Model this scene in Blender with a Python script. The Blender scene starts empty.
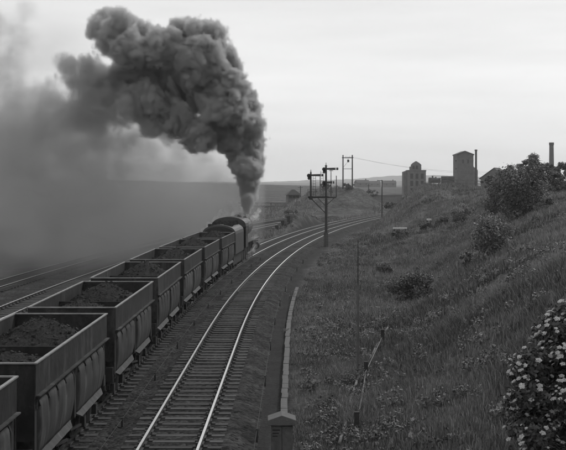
import bpy, bmesh, math, random
import numpy as np
from mathutils import Vector, Matrix

random.seed(7); RNG = np.random.default_rng(7)
SC = bpy.context.scene
COL = SC.collection
R = math.radians

# ------------------------------------------------------------------ camera
F = 1200.0                      # focal length in photograph pixels (566 wide)
CH = 6.7                        # camera height over the rail tops
cam = bpy.data.cameras.new('camera'); camo = bpy.data.objects.new('camera', cam)
COL.objects.link(camo); SC.camera = camo
camo.location = (0, 0, CH); camo.rotation_euler = (R(90), 0, 0)
cam.sensor_width = 36; cam.lens = F / 566 * 36
cam.shift_y = -43 / 566
cam.clip_start = 0.5; cam.clip_end = 12000

# ------------------------------------------------------------------ sky, sun, exposure
SUN_EL, SUN_AZ = R(36), R(32)   # azimuth measured from +Y (view direction) to the right
world = bpy.data.worlds.new('World'); SC.world = world; world.use_nodes = True
nt = world.node_tree; nt.nodes.clear()
def N(t, typ, **kw):
    n = t.nodes.new(typ)
    for k, v in kw.items(): setattr(n, k, v)
    return n
sky = N(nt, 'ShaderNodeTexSky', sky_type='NISHITA', sun_disc=False)
sky.sun_elevation = SUN_EL; sky.sun_rotation = SUN_AZ
sky.air_density = 1.0; sky.dust_density = 2.0
bw = N(nt, 'ShaderNodeRGBToBW')
tc = N(nt, 'ShaderNodeTexCoord'); mp = N(nt, 'ShaderNodeMapping')
mp.inputs['Scale'].default_value = (1.0, 1.0, 9.0)
nz = N(nt, 'ShaderNodeTexNoise'); nz.inputs['Scale'].default_value = 2.2
nz.inputs['Detail'].default_value = 6; nz.inputs['Roughness'].default_value = .5
rp = N(nt, 'ShaderNodeMapRange')
rp.inputs['From Min'].default_value = .3; rp.inputs['From Max'].default_value = .72
rp.inputs['To Min'].default_value = 7.2; rp.inputs['To Max'].default_value = 9.9
mx = N(nt, 'ShaderNodeMix', data_type='FLOAT'); mx.inputs[0].default_value = .9   # cloud cover
bg = N(nt, 'ShaderNodeBackground'); bg.inputs['Strength'].default_value = .1
wo = N(nt, 'ShaderNodeOutputWorld')
L = nt.links.new
L(sky.outputs[0], bw.inputs[0]); L(tc.outputs['Generated'], mp.inputs[0]); L(mp.outputs[0], nz.inputs[0])
L(nz.outputs[0], rp.inputs[0]); L(bw.outputs[0], mx.inputs[2]); L(rp.outputs[0], mx.inputs[3])
L(mx.outputs[0], bg.inputs[0]); L(bg.outputs[0], wo.inputs[0])

sun = bpy.data.lights.new('sun', 'SUN'); suno = bpy.data.objects.new('sun', sun); COL.objects.link(suno)
sun.energy = 1.5; sun.angle = R(10); sun.color = (1, 1, 1)
sd = Vector((math.sin(SUN_AZ) * math.cos(SUN_EL), math.cos(SUN_AZ) * math.cos(SUN_EL), math.sin(SUN_EL)))
suno.rotation_euler = sd.to_track_quat('Z', 'Y').to_euler()

vs = SC.view_settings; vs.view_transform = 'Standard'; vs.look = 'None'; vs.gamma = 1; vs.exposure = 0
vs.use_curve_mapping = False
SC.render.engine = 'CYCLES'
cy = SC.cycles; cy.use_denoising = True; cy.max_bounces = 8; cy.volume_bounces = 2
cy.use_adaptive_sampling = True; cy.adaptive_threshold = .04; cy.adaptive_min_samples = 20
cy.diffuse_bounces = 3; cy.glossy_bounces = 3; cy.transparent_max_bounces = 16
cy.volume_max_steps = 256

# ------------------------------------------------------------------ materials
MATS = {}
def mat(name, g, rough=.8, var=.35, scale=4.0, bump=.0, bscale=40.0, metal=0.0, stretch=(1, 1, 1), spec=.3, coords='Object', orand=.0, stain=0):
    if name in MATS: return MATS[name]
    m = bpy.data.materials.new(name); m.use_nodes = True; t = m.node_tree; b = t.nodes['Principled BSDF']
    b.inputs['Roughness'].default_value = rough; b.inputs['Metallic'].default_value = metal
    b.inputs['Specular IOR Level'].default_value = spec
    c = N(t, 'ShaderNodeTexCoord'); mp = N(t, 'ShaderNodeMapping'); mp.inputs['Scale'].default_value = stretch
    t.links.new(c.outputs[coords], mp.inputs[0])
    n = N(t, 'ShaderNodeTexNoise'); n.inputs['Scale'].default_value = scale; n.inputs['Detail'].default_value = 6
    n.inputs['Roughness'].default_value = .62
    t.links.new(mp.outputs[0], n.inputs[0])
    r = N(t, 'ShaderNodeMapRange'); r.inputs['From Min'].default_value = .28; r.inputs['From Max'].default_value = .72
    r.inputs['To Min'].default_value = g * (1 - var); r.inputs['To Max'].default_value = g * (1 + var)
    t.links.new(n.outputs[0], r.inputs[0])
    oi = N(t, 'ShaderNodeObjectInfo'); r3 = N(t, 'ShaderNodeMapRange'); r3.inputs['To Min'].default_value = 1 - orand; r3.inputs['To Max'].default_value = 1 + orand
    t.links.new(oi.outputs['Random'], r3.inputs[0])
    k3 = N(t, 'ShaderNodeMath', operation='MULTIPLY'); t.links.new(r.outputs[0], k3.inputs[0]); t.links.new(r3.outputs[0], k3.inputs[1])
    last = k3
    if stain:
        n4 = N(t, 'ShaderNodeTexNoise'); n4.inputs['Scale'].default_value = 1.1; n4.inputs['Detail'].default_value = 8; n4.inputs['Roughness'].default_value = .7
        mp4 = N(t, 'ShaderNodeMapping'); mp4.inputs['Scale'].default_value = (1, 1.6, .45); t.links.new(c.outputs[coords], mp4.inputs[0])
        va = N(t, 'ShaderNodeVectorMath', operation='ADD'); t.links.new(mp4.outputs[0], va.inputs[0])
        cb_ = N(t, 'ShaderNodeCombineXYZ'); k5 = N(t, 'ShaderNodeMath', operation='MULTIPLY'); k5.inputs[1].default_value = 60
        t.links.new(oi.outputs['Random'], k5.inputs[0]); t.links.new(k5.outputs[0], cb_.inputs[0]); t.links.new(k5.outputs[0], cb_.inputs[2])
        t.links.new(cb_.outputs[0], va.inputs[1]); t.links.new(va.outputs[0], n4.inputs[0])
        r4 = N(t, 'ShaderNodeMapRange'); r4.inputs['From Min'].default_value = .5; r4.inputs['From Max'].default_value = .7; r4.inputs['To Min'].default_value = .7; r4.inputs['To Max'].default_value = stain
        t.links.new(n4.outputs[0], r4.inputs[0])
        last = N(t, 'ShaderNodeMath', operation='MULTIPLY'); t.links.new(k3.outputs[0], last.inputs[0]); t.links.new(r4.outputs[0], last.inputs[1])
    t.links.new(last.outputs[0], b.inputs['Base Color'])
    if bump:
        n2 = N(t, 'ShaderNodeTexNoise'); n2.inputs['Scale'].default_value = bscale; n2.inputs['Detail'].default_value = 4
        t.links.new(mp.outputs[0], n2.inputs[0])
        bp = N(t, 'ShaderNodeBump'); bp.inputs['Strength'].default_value = bump; bp.inputs['Distance'].default_value = .05
        t.links.new(n2.outputs[0], bp.inputs['Height']); t.links.new(bp.outputs[0], b.inputs['Normal'])
    MATS[name] = m
    return m
def leafmat(name, lo, hi):
    """foliage: the grey of each leaf or blade comes from its own random value stored on the mesh"""
    m = bpy.data.materials.new(name); m.use_nodes = True; t = m.node_tree; b = t.nodes['Principled BSDF']
    a = N(t, 'ShaderNodeAttribute', attribute_name='tone')
    r = N(t, 'ShaderNodeMapRange'); r.inputs['To Min'].default_value = lo; r.inputs['To Max'].default_value = hi
    t.links.new(a.outputs['Fac'], r.inputs[0]); t.links.new(r.outputs[0], b.inputs['Base Color'])
    b.inputs['Roughness'].default_value = .6; b.inputs['Specular IOR Level'].default_value = .2
    return m
def volmat(name, density, albedo, aniso=.0, noise=None):
    m = bpy.data.materials.new(name); m.use_nodes = True; t = m.node_tree; t.nodes.clear()
    o = N(t, 'ShaderNodeOutputMaterial'); v = N(t, 'ShaderNodeVolumePrincipled')
    v.inputs['Color'].default_value = (albedo,) * 3 + (1,); v.inputs['Density'].default_value = density
    v.inputs['Anisotropy'].default_value = aniso
    t.links.new(v.outputs[0], o.inputs['Volume'])
    if noise:
        sc, lo, hi, pw = noise
        c = N(t, 'ShaderNodeTexCoord'); n = N(t, 'ShaderNodeTexNoise'); n.inputs['Scale'].default_value = sc
        n.inputs['Detail'].default_value = 5; n.inputs['Roughness'].default_value = .72; n.inputs['Distortion'].default_value = .5
        t.links.new(c.outputs['Object'], n.inputs[0])
        r = N(t, 'ShaderNodeMapRange'); r.inputs['From Min'].default_value = lo; r.inputs['From Max'].default_value = hi
        r.inputs['To Min'].default_value = pw * density; r.inputs['To Max'].default_value = density * 2
        t.links.new(n.outputs[0], r.inputs[0]); t.links.new(r.outputs[0], v.inputs['Density'])
    return m

def ballast_material():
    m = bpy.data.materials.new('ballast stones'); m.use_nodes = True; t = m.node_tree; b = t.nodes['Principled BSDF']
    b.inputs['Roughness'].default_value = .95; b.inputs['Specular IOR Level'].default_value = .05
    c = N(t, 'ShaderNodeTexCoord'); vo = N(t, 'ShaderNodeTexVoronoi'); vo.inputs['Scale'].default_value = 9.5
    t.links.new(c.outputs['Object'], vo.inputs[0])
    w = N(t, 'ShaderNodeRGBToBW'); t.links.new(vo.outputs['Color'], w.inputs[0])
    n = N(t, 'ShaderNodeTexNoise'); n.inputs['Scale'].default_value = .7; n.inputs['Detail'].default_value = 5; t.links.new(c.outputs['Object'], n.inputs[0])
    r = N(t, 'ShaderNodeMapRange'); r.inputs['To Min'].default_value = .002; r.inputs['To Max'].default_value = .075; t.links.new(w.outputs[0], r.inputs[0])
    r2 = N(t, 'ShaderNodeMapRange'); r2.inputs['From Min'].default_value = .3; r2.inputs['From Max'].default_value = .7; r2.inputs['To Min'].default_value = .5; r2.inputs['To Max'].default_value = 1.3
    t.links.new(n.outputs[0], r2.inputs[0])
    k = N(t, 'ShaderNodeMath', operation='MULTIPLY'); t.links.new(r.outputs[0], k.inputs[0]); t.links.new(r2.outputs[0], k.inputs[1]); t.links.new(k.outputs[0], b.inputs['Base Color'])
    bp = N(t, 'ShaderNodeBump'); bp.inputs['Strength'].default_value = 1; bp.inputs['Distance'].default_value = .05; bp.invert = True
    t.links.new(vo.outputs['Distance'], bp.inputs['Height']); t.links.new(bp.outputs[0], b.inputs['Normal'])
    return m
M_ballast = ballast_material()
M_sleeper = mat('weathered timber', .06, .85, .45, 3, .4, 30, stretch=(.5, 6, 6), orand=.45)
M_railtop = mat('polished rail', .9, .34, .06, 3, metal=1)
M_railside = mat('rusty rail', .035, .8, .3, 6)
M_steel = mat('wagon steel', .026, .75, .45, 2.2, .25, 9, spec=.15, orand=.2, stain=2.2)
M_steelin = mat('worn inner steel', .022, .8, .45, 2.5, .15, 14, spec=.1)
M_door = mat('wagon door', .05, .72, .5, 1.6, .15, 16, stretch=(1, 3.0, .7), spec=.2, orand=.2, stain=2.0)
M_rim = mat('worn rim', .19, .55, .35, 3)
M_dark = mat('grimy steel', .018, .8, .3, 5)
M_ore = mat('crushed ore', .03, .95, .75, 14, 1.0, 26, spec=.05)
M_loco = mat('loco black', .03, .5, .3, 2)
M_locoside = mat('loco side sheet', .045, .55, .25, 1.5)
M_lump = mat('ore lumps', .03, .85, .5, 7, spec=.1)
M_concrete = mat('concrete', .10, .9, .25, 5, .3, 40)
M_concrete2 = mat('dirty concrete', .09, .9, .35, 6, .3, 40)
M_wood = mat('grey wood', .12, .85, .3, 5)
M_post = mat('tarred timber', .03, .8, .3, 4)
M_signal = mat('signal paint dark', .035, .6, .2, 3)
M_white = mat('white paint', .6, .6, .15, 6)
M_brick = mat('dark brick', .12, .9, .25, 1.5, .2, 8)
M_brick2 = mat('sooty brick', .09, .9, .3, .9, .2, 8)
M_roof = mat('slate', .028, .7, .25, 2)
M_glass = mat('window glass', .012, .3, .2, 3, spec=.3)
M_render = mat('pale render', .085, .85, .2, 2)
M_bark = mat('bark', .035, .9, .3, 9)
M_grass = leafmat('grass', .018, .31)
M_seed = leafmat('dry seed heads', .09, .24)
M_leaf = leafmat('leaves', .025, .17)
M_leafpale = leafmat('pale leaves', .05, .32)
M_elder = leafmat('elder leaves', .016, .095)
M_flower = mat('cream flowers', .5, .8, .12, 30)

# ------------------------------------------------------------------ mesh helpers
class MB:
    def __init__(s): s.v = []; s.f = []; s.mi = []
    def add(s, vs, fs, mi=0):
        b = len(s.v); s.v += [tuple(v) for v in vs]; s.f += [tuple(b + i for i in f) for f in fs]; s.mi += [mi] * len(fs)
        return s
    def box(s, c, d, rz=0, mi=0, M=None):
        x, y, z = d[0] / 2, d[1] / 2, d[2] / 2
        vs = [Vector(p) for p in ((-x,-y,-z),(x,-y,-z),(x,y,-z),(-x,y,-z),(-x,-y,z),(x,-y,z),(x,y,z),(-x,y,z))]
        m = M if M is not None else Matrix.Rotation(rz, 4, 'Z')
        vs = [m @ v + Vector(c) for v in vs]
        return s.add(vs, [(0,3,2,1),(4,5,6,7),(0,1,5,4),(1,2,6,5),(2,3,7,6),(3,0,4,7)], mi)
    def span(s, x0, x1, y0, y1, z0, z1, mi=0):
        return s.box(((x0+x1)/2, (y0+y1)/2, (z0+z1)/2), (x1-x0, y1-y0, z1-z0), 0, mi)
    def tube(s, a, b, r0, r1=None, n=8, mi=0, cap=True):
        a, b = Vector(a), Vector(b); r1 = r0 if r1 is None else r1
        q = (b - a).to_track_quat('Z', 'Y'); vs = []
        for p, r in ((a, r0), (b, r1)):
            for k in range(n):
                t = 2 * math.pi * k / n; vs.append(p + q @ Vector((r * math.cos(t), r * math.sin(t), 0)))
        fs = [(k, (k+1) % n, n + (k+1) % n, n + k) for k in range(n)]
        if cap: fs += [tuple(range(n-1, -1, -1)), tuple(range(n, 2*n))]
        return s.add(vs, fs, mi)
    def bar(s, a, b, w, h, mi=0):
        a, b = Vector(a), Vector(b); d = b - a; q = d.to_track_quat('Y', 'Z').to_matrix().to_4x4()
        return s.box((a + b) / 2, (w, d.length, h), M=q, mi=mi)
    def path(s, pts, r, n=6, mi=0):
        for a, b in zip(pts[:-1], pts[1:]): s.tube(a, b, r, r, n, mi)
        return s
    def prism(s, prof, y0, y1, mi=0):
        """closed profile in x,z swept along y"""
        n = len(prof)
        vs = [(x, y0, z) for x, z in prof] + [(x, y1, z) for x, z in prof]
        fs = [(k, (k+1) % n, n + (k+1) % n, n + k) for k in range(n)] + [tuple(range(n-1, -1, -1)), tuple(range(n, 2*n))]
        return s.add(vs, fs, mi)
    def prismx(s, prof, x0, x1, mi=0):
        n = len(prof)
        vs = [(x0, y, z) for y, z in prof] + [(x1, y, z) for y, z in prof]
        fs = [(k, n + k, n + (k+1) % n, (k+1) % n) for k in range(n)] + [tuple(range(n)), tuple(range(2*n-1, n-1, -1))]
        return s.add(vs, fs, mi)
    def mesh(s, name, mats, smooth=False):
        me = bpy.data.meshes.new(name); me.from_pydata(s.v, [], s.f)
        for m in (mats if isinstance(mats, (list, tuple)) else [mats]): me.materials.append(m)
        if any(s.mi): me.polygons.foreach_set('material_index', s.mi)
        if smooth: me.polygons.foreach_set('use_smooth', [True] * len(s.f))
        me.update(); return me
    def build(s, name, mats, parent=None, smooth=False, bevel=0):
        o = link(name, s.mesh(name, mats, smooth), parent)
        if bevel:
            b = o.modifiers.new('bevel', 'BEVEL'); b.width = bevel; b.segments = 2; b.limit_method = 'ANGLE'
        return o
def link(name, data, parent=None):
    o = bpy.data.objects.new(name, data); COL.objects.link(o)
    if parent is not None: o.parent = parent
    return o
def tag(o, label, cat, group=None):
    o['label'] = label; o['category'] = cat
    if group: o['group'] = group
    return o
def thing(name, label, cat, loc=(0,0,0), rz=0, group=None):
    o = link(name, None); o.location = loc; o.rotation_euler = (0, 0, rz); o.empty_display_size = .2
    return tag(o, label, cat, group)
def kind(o, k): o['kind'] = k; return o
def copy_tree(o, parent=None):
    c = o.copy(); COL.objects.link(c); c.parent = parent
    for ch in o.children: copy_tree(ch, c)
    return c
def npmesh(name, V, Fa, material, tone=None, smooth=False, quads=False):
    """V (n,3), Fa (m,k) -> mesh, fast"""
    me = bpy.data.meshes.new(name); k = Fa.shape[1]; m = len(Fa)
    me.vertices.add(len(V)); me.vertices.foreach_set('co', V.astype(np.float32).ravel())
    me.loops.add(m * k); me.loops.foreach_set('vertex_index', Fa.astype(np.int32).ravel())
    me.polygons.add(m); me.polygons.foreach_set('loop_start', np.arange(0, m*k, k, dtype=np.int32))
    me.polygons.foreach_set('loop_total', np.full(m, k, dtype=np.int32))
    if smooth: me.polygons.foreach_set('use_smooth', np.ones(m, dtype=bool))
    me.update(calc_edges=True)
    if tone is not None:
        a = me.attributes.new('tone', 'FLOAT', 'POINT'); a.data.foreach_set('value', tone.astype(np.float32))
    me.materials.append(material); me.validate()
    return me

# ------------------------------------------------------------------ lie of the land
def P(px, py, d):
    """a point read off the photograph at a stated distance, in metres"""
    return ((px - 283) / F * d, d, CH - (py - 182) / F * d)
def XT(d):
    """x of the centre line of the near track at distance d: a tangent, then an 800 m right-hand curve"""
    d = np.asarray(d, float); k = np.clip(d - 52, 0, None)
    return -2.9 + .01 * (d - 30) + .000625 * k * k
def ST(d): return .01 + .00125 * max(0, d - 52)
def on(d, u, z=0.0):
    """point beside the near track: u metres to its right"""
    s = ST(d); n = math.hypot(1, s)
    return Vector((float(XT(d)) + u / n, d - u * s / n, z))
def sstep(a, b, x):
    t = np.clip((x - a) / (b - a), 0, 1); return t * t * (3 - 2 * t)

# small value-noise for relief
_G = RNG.random((64, 64))
def vnoise(x, y):
    x = np.asarray(x, float); y = np.asarray(y, float)
    xi = np.floor(x).astype(int); yi = np.floor(y).astype(int); fx = x - xi; fy = y - yi
    fx = fx * fx * (3 - 2 * fx); fy = fy * fy * (3 - 2 * fy)
    g = lambda i, j: _G[i % 64, j % 64]
    return (g(xi, yi) * (1-fx) * (1-fy) + g(xi+1, yi) * fx * (1-fy) + g(xi, yi+1) * (1-fx) * fy + g(xi+1, yi+1) * fx * fy) - .5
def fbm(x, y, o=4):
    r = 0; a = 1
    for k in range(o): r = r + a * vnoise(x * 2**k + 7*k, y * 2**k + 3*k); a *= .5
    return r

def toe(d): return max(2.3, 1.6 + .155 * (d - 31))
CP = []
for d in (5, 15, 25, 35, 45, 60, 75):
    t = toe(d)
    CP += [(float(XT(d)) + 3.2, d, -.45), (t, d, -.25), (t + 4.5, d, 2.35), (t + 9, d, 4.6), (t + 12.5, d, 5.55), (t + 22, d, 6.0), (t + 40, d, 6.1)]
CP += [(10.6, 92, -.1), (13.2, 92, 1.3), (16, 92, 2.9), (20, 92, 4.8), (24, 92, 5.6), (36, 92, 5.9), (55, 92, 6.0),
       (3, 92, -.45), (7, 92, -.3), (4, 109, -.45), (8, 109, -.2), (11.8, 109, .4), (15.5, 109, 1.9), (19.5, 109, 3.9), (24, 109, 5.3), (30, 109, 5.8), (50, 109, 5.9),
       (6, 127, -.45), (10, 127, .1), (13, 127, 1.2), (17.4, 127, 2.5), (22, 127, 4.4), (28, 127, 5.6), (50, 127, 5.8),
       (8, 145, -.3), (11.5, 147, 1.0), (15.5, 147, 3.2), (20, 147, 4.7), (26, 147, 5.4), (34, 147, 5.7), (55, 147, 5.8),
       (10, 165, -.2), (14, 165, 2.5), (17.7, 165, 5.45), (29.8, 165, 5.75), (50, 165, 5.8), (20, 185, 5.6), (35, 185, 5.7), (60, 185, 5.7)]
CP = np.array(CP)
def _phi(r2): return .5 * r2 * np.log(np.maximum(r2, 1e-9))
SCL = np.array([1.0, .45])      # the land changes faster across the line than along it
_q = CP[:, :2] * SCL
_A = _phi(((_q[:, None] - _q[None]) ** 2).sum(-1)) + np.eye(len(CP)) * .6
_Pm = np.c_[np.ones(len(CP)), _q]
_S = np.block([[_A, _Pm], [_Pm.T, np.zeros((3, 3))]])
_w = np.linalg.solve(_S, np.r_[CP[:, 2], 0, 0, 0])
def tps(x, d):
    q = np.stack([x, d], -1) * SCL
    out = np.zeros(x.shape)
    for i in range(len(CP)):
        out += _w[i] * _phi(((q - _q[i]) ** 2).sum(-1))
    return out + _w[-3] + q @ _w[-2:]
def height(x, d):
    x = np.asarray(x, float); d = np.asarray(d, float); x, d = np.broadcast_arrays(x, d)
    u = x - XT(np.minimum(d, 700))
    zr = np.clip(tps(np.clip(x, -15, 58), np.clip(d, 4, 187)), -.45, 6.15)
    zr = zr - 2.5 * sstep(190, 330, d)
    zr = np.minimum(zr, -.45 + np.clip(u - np.where(d > 120, 5.5, 4), 0, None) * 1.0)
    zr = np.where(u < 3.2, -.45, zr * sstep(3.0, 4.6, u) + -.45 * (1 - sstep(3.0, 4.6, u)))
    # left of the line: flat yard, then fields that climb to the skyline; a mound and the colliery ground beyond the curve
    k = np.clip((60 - x) / 180, 0, 1)
    zl = -.45 + sstep(26, 60, -u) * (sstep(170, 640, d) * (3.4 + 5.4 * k) * (1 - .55 * sstep(700, 1500, d)))
    mound = 6.1 * np.exp(-(((x - 14.5) / 8.5) ** 2 + ((d - 285) / 13) ** 2)) + 2.6 * np.exp(-(((x - 6) / 6) ** 2 + ((d - 278) / 10) ** 2))
    zl = zl + mound * (1 + .5 * fbm(x * .16, d * .1)) * sstep(4.5, 9, -u) + 2.3 * np.exp(-(((u + 6.9) / 1.1) ** 2 + ((d - 186) / 14) ** 2))
    z = np.where(u > 0, zr, zl)
    far = sstep(350, 520, d) * (u > 0)
    z = z * (1 - far) + 3.2 * far
    z = z + .55 * (u > 0) * sstep(6, 10, u) * fbm((x - .165 * d) * .42 + 5, d * .05, 3)
    rough = .35 + .65 * sstep(0, 6, u)
    z = z + rough * (.16 * fbm(x * .45, d * .3) + .05 * fbm(x * 1.9, d * 1.5, 2)) * sstep(2.6, 5.5, np.abs(u + 1.2)) * (1 + sstep(120, 600, d))
    return z
def H(x, d): return float(height(np.array([x]), np.array([d]))[0])

def axis(parts):
    out = []
    for a, b, s in parts: out += list(np.arange(a, b, s))
    return np.array(out + [parts[-1][1]], float)
gx = axis([(-1800,-600,120),(-600,-150,25),(-150,-40,5),(-40,-10,1.5),(-10,30,.5),(30,60,1),(60,150,5),(150,600,25),(600,1800,120)])
gy = axis([(4,15,1.5),(15,100,.6),(100,200,1),(200,340,2),(340,700,9),(700,1500,50),(1500,4400,200)])
X, Y = np.meshgrid(gx, gy)
Z = height(X, Y)
V = np.stack([X.ravel(), Y.ravel(), Z.ravel()], -1)
nx, ny = len(gx), len(gy); I = np.arange(nx * ny).reshape(ny, nx)
Fa = np.stack([I[:-1, :-1], I[:-1, 1:], I[1:, 1:], I[1:, :-1]], -1).reshape(-1, 4)

def ground_material():
    m = bpy.data.materials.new('rough grass and ash'); m.use_nodes = True; t = m.node_tree; b = t.nodes['Principled BSDF']
    b.inputs['Roughness'].default_value = .95; b.inputs['Specular IOR Level'].default_value = .1
    a = N(t, 'ShaderNodeAttribute', attribute_name='tone')          # 1 = ash and cinders, 0 = grass
    c = N(t, 'ShaderNodeTexCoord')
    def noise(s, det=6, st=(1,1,1)):
        mp = N(t, 'ShaderNodeMapping'); mp.inputs['Scale'].default_value = st; t.links.new(c.outputs['Object'], mp.inputs[0])
        n = N(t, 'ShaderNodeTexNoise'); n.inputs['Scale'].default_value = s; n.inputs['Detail'].default_value = det
        n.inputs['Roughness'].default_value = .65; t.links.new(mp.outputs[0], n.inputs[0]); return n
    def rng(n, lo, hi, f0=.3, f1=.7):
        r = N(t, 'ShaderNodeMapRange'); r.inputs['From Min'].default_value = f0; r.inputs['From Max'].default_value = f1
        r.inputs['To Min'].default_value = lo; r.inputs['To Max'].default_value = hi; t.links.new(n.outputs[0], r.inputs[0]); return r
    def math_(op, x, y):
        k = N(t, 'ShaderNodeMath', operation=op)
        for i, q in enumerate((x, y)):
            if isinstance(q, (int, float)): k.inputs[i].default_value = q
            else: t.links.new(q.outputs[0], k.inputs[i])
        return k
    g = math_('MULTIPLY', math_('MULTIPLY', rng(noise(.22, 5), .02, .10), rng(noise(1.1, 4), .5, 1.6)), rng(noise(5, 6), .45, 1.6))
    ash = math_('MULTIPLY', rng(noise(.8, 5), .018, .034), rng(noise(14, 4), .5, 1.5))
    mxx = N(t, 'ShaderNodeMix', data_type='FLOAT')
    t.links.new(a.outputs['Fac'], mxx.inputs[0]); t.links.new(g.outputs[0], mxx.inputs[2]); t.links.new(ash.outputs[0], mxx.inputs[3])
    t.links.new(mxx.outputs[0], b.inputs['Base Color'])
    bp = N(t, 'ShaderNodeBump'); bp.inputs['Strength'].default_value = .8; bp.inputs['Distance'].default_value = .12
    t.links.new(noise(6, 6).outputs[0], bp.inputs['Height']); t.links.new(bp.outputs[0], b.inputs['Normal'])
    return m
uu = (X - XT(np.minimum(Y, 700))).ravel()
tone = sstep(-21, -19, uu) * (1 - sstep(2.75, 3.25, uu + .5 * fbm(X.ravel() * .8, Y.ravel() * .5))) * (Y.ravel() < 420)
tone = tone * np.where((uu < -5.9) & ((uu > -9.5) | (uu < -19) | (Y.ravel() > 238)), 1 - sstep(110, 130, Y.ravel()), 1)
ground = kind(link('ground', npmesh('ground', V, Fa, ground_material(), tone, smooth=True)), 'structure')

# ------------------------------------------------------------------ distant hills
def hills(name, d, prof, depth, material):
    xs = np.linspace(-1700, 1700, 520); vs, fs = [], []
    base = np.interp((xs / d * F + 283), [p[0] for p in prof], [p[1] for p in prof])
    top = CH - (base - 182) / F * d + 2.2 * fbm(xs * .012, xs * 0 + d) + 2.4 * np.abs(fbm(xs * .09, xs * 0 + 5, 3))
    n = len(xs)
    for j, (k, dd) in enumerate(((0.0, 0), (.55, .3 * depth), (1.0, .75 * depth), (0.0, 1.6 * depth))):
        vs.append(np.stack([xs, np.full(n, d + dd), 1.5 + (top - 1.5) * k], -1))
    V = np.concatenate(vs); I = np.arange(4 * n).reshape(4, n)
    Fa = np.stack([I[:-1, :-1], I[:-1, 1:], I[1:, 1:], I[1:, :-1]], -1).reshape(-1, 4)
    return kind(link(name, npmesh(name, V, Fa, material, smooth=True)), 'structure')
M_hill = mat('far hillside', .06, .95, .5, .02, coords='Object')
hills('hills', 3300, [(-300,181),(250,182),(300,181),(360,179),(400,176),(450,175),(500,177),(566,181),(900,184)], 350, M_hill)
hills('hills', 2300, [(-300,184),(280,183.5),(330,183),(400,181),(470,181),(520,180),(566,182),(900,185)], 200, M_hill)

# ------------------------------------------------------------------ track bed, rails and sleepers
ds = axis([(12, 110, 1.0), (110, 330, 2.5)])
def ribbon(name, us, zs, material, jit=.0, dmax=400):
    pts = []; dl = ds[ds <= dmax]
    for d in dl:
        for u, z in zip(us, zs):
            p = on(float(d), u); pts.append((p.x, p.y, z + (random.uniform(-jit, jit) if 0 < us.index(u) < len(us) - 1 else 0)))
    V = np.array(pts); n = len(us); I = np.arange(len(V)).reshape(len(dl), n)
    Fa = np.stack([I[:-1, :-1], I[:-1, 1:], I[1:, 1:], I[1:, :-1]], -1).reshape(-1, 4)
    return kind(link(name, npmesh(name, V, Fa, material, smooth=True)), 'structure')
us = [-6.1, -5.3, -4.9, -4.2, -3.4, -2.6, -1.9, -1.7, -1.45, -1.0, -.5, 0, .5, 1.0, 1.5, 2.3]
ribbon('ballast', us, [-.5,-.22,-.175,-.18,-.175,-.18,-.18,-.25,-.18,-.175,-.18,-.175,-.18,-.175,-.2,-.5], M_ballast, .014)
us = [-18.9,-18.2,-16.8,-15.4,-14.6,-13.6,-12,-10.4,-9.6]
ribbon('ballast', us, [-.5,-.26,-.25,-.26,-.3,-.26,-.25,-.26,-.5], M_ballast, .012, 240)

def rail_mesh(name, u, d0, d1, mats):
    prof = [(-.035,0),(.035,0),(.037,-.04),(.012,-.055),(.012,-.12),(.065,-.135),(.065,-.15),(-.065,-.15),(-.065,-.135),(-.012,-.12),(-.012,-.055),(-.037,-.04)]
    dd = [d for d in axis([(d0, 110, 1.5), (110, d1, 3)])]; mb = MB(); n = len(prof)
    for d in dd:
        for x, z in prof: mb.v.append(tuple(on(float(d), u + x, z)))
    for j in range(len(dd) - 1):
        for k in range(n):
            a, b = j*n + k, j*n + (k+1) % n
            mb.f.append((a, b, b + n, a + n)); mb.mi.append(0 if k == 0 else 1)
    return mb.mesh(name, mats)
sleeper_me = [MB().span(-1.3, 1.3, -.125, .125, -.30, 0).mesh('sleeper', M_sleeper) for _ in range(1)]
chair_mb = lambda: MB().span(-.19, .19, -.09, .09, 0, .035).span(-.11, -.06, -.07, .07, .03, .13).span(.05, .09, -.07, .07, .03, .10)
def sleepers(root, u, d0, d1, d2, step=.762):
    d = d0; far = MB(); ch = MB(); chm = chair_mb(); mesh = sleeper_me[0]
    while d < d2:
        p = on(d, u, -.152 + random.uniform(-.012, .006)); a = -math.atan(ST(d)) + random.uniform(-.012, .012)
        if d < d1:
            o = link('sleeper', mesh, root); o.location = p; o.rotation_euler = (0, random.uniform(-.006, .006), a)
        else:
            far.box(p - Vector((0, 0, .13)), (2.6, .25, .27), a)
        if d < 75:
            for s in (-.7525, .7525):
                Mx = Matrix.Translation(p) @ Matrix.Rotation(a, 4, 'Z') @ Matrix.Translation((s, 0, 0))
                ch.add([Mx @ Vector(v) for v in chm.v], chm.f)
        d += step
    if far.v: kind(far.build('distant_sleepers', M_sleeper, root), 'stuff')
    if ch.v: kind(ch.build('rail_chairs', M_railside, root), 'stuff')
for u, d1, lab in ((0, 132, 'empty railway track with bright rails curving away right beside the ore train'),
                   (-3.45, 118, 'railway track under the ore train')):
    t = thing('railway_track', lab, 'track', (0, 0, 0), group='tracks round the curve')
    for s in (-.7525, .7525): link('rail', rail_mesh('rail', u + s, 14, 330, [M_railtop, M_railside]), t)
    sleepers(t, u, 15, d1, 320)
for u, lab in ((-12, 'nearer of the two sidings veiled by smoke left of the train'), (-16.8, 'farther of the two sidings veiled by smoke left of the train')):
    t = thing('railway_track', lab, 'track', group='tracks round the curve')
    for s in (-.7525, .7525): link('rail', rail_mesh('rail', u + s, 40, 239, [M_railtop, M_railside]), t)
    sleepers(t, u, 40, 40, 239)

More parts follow.
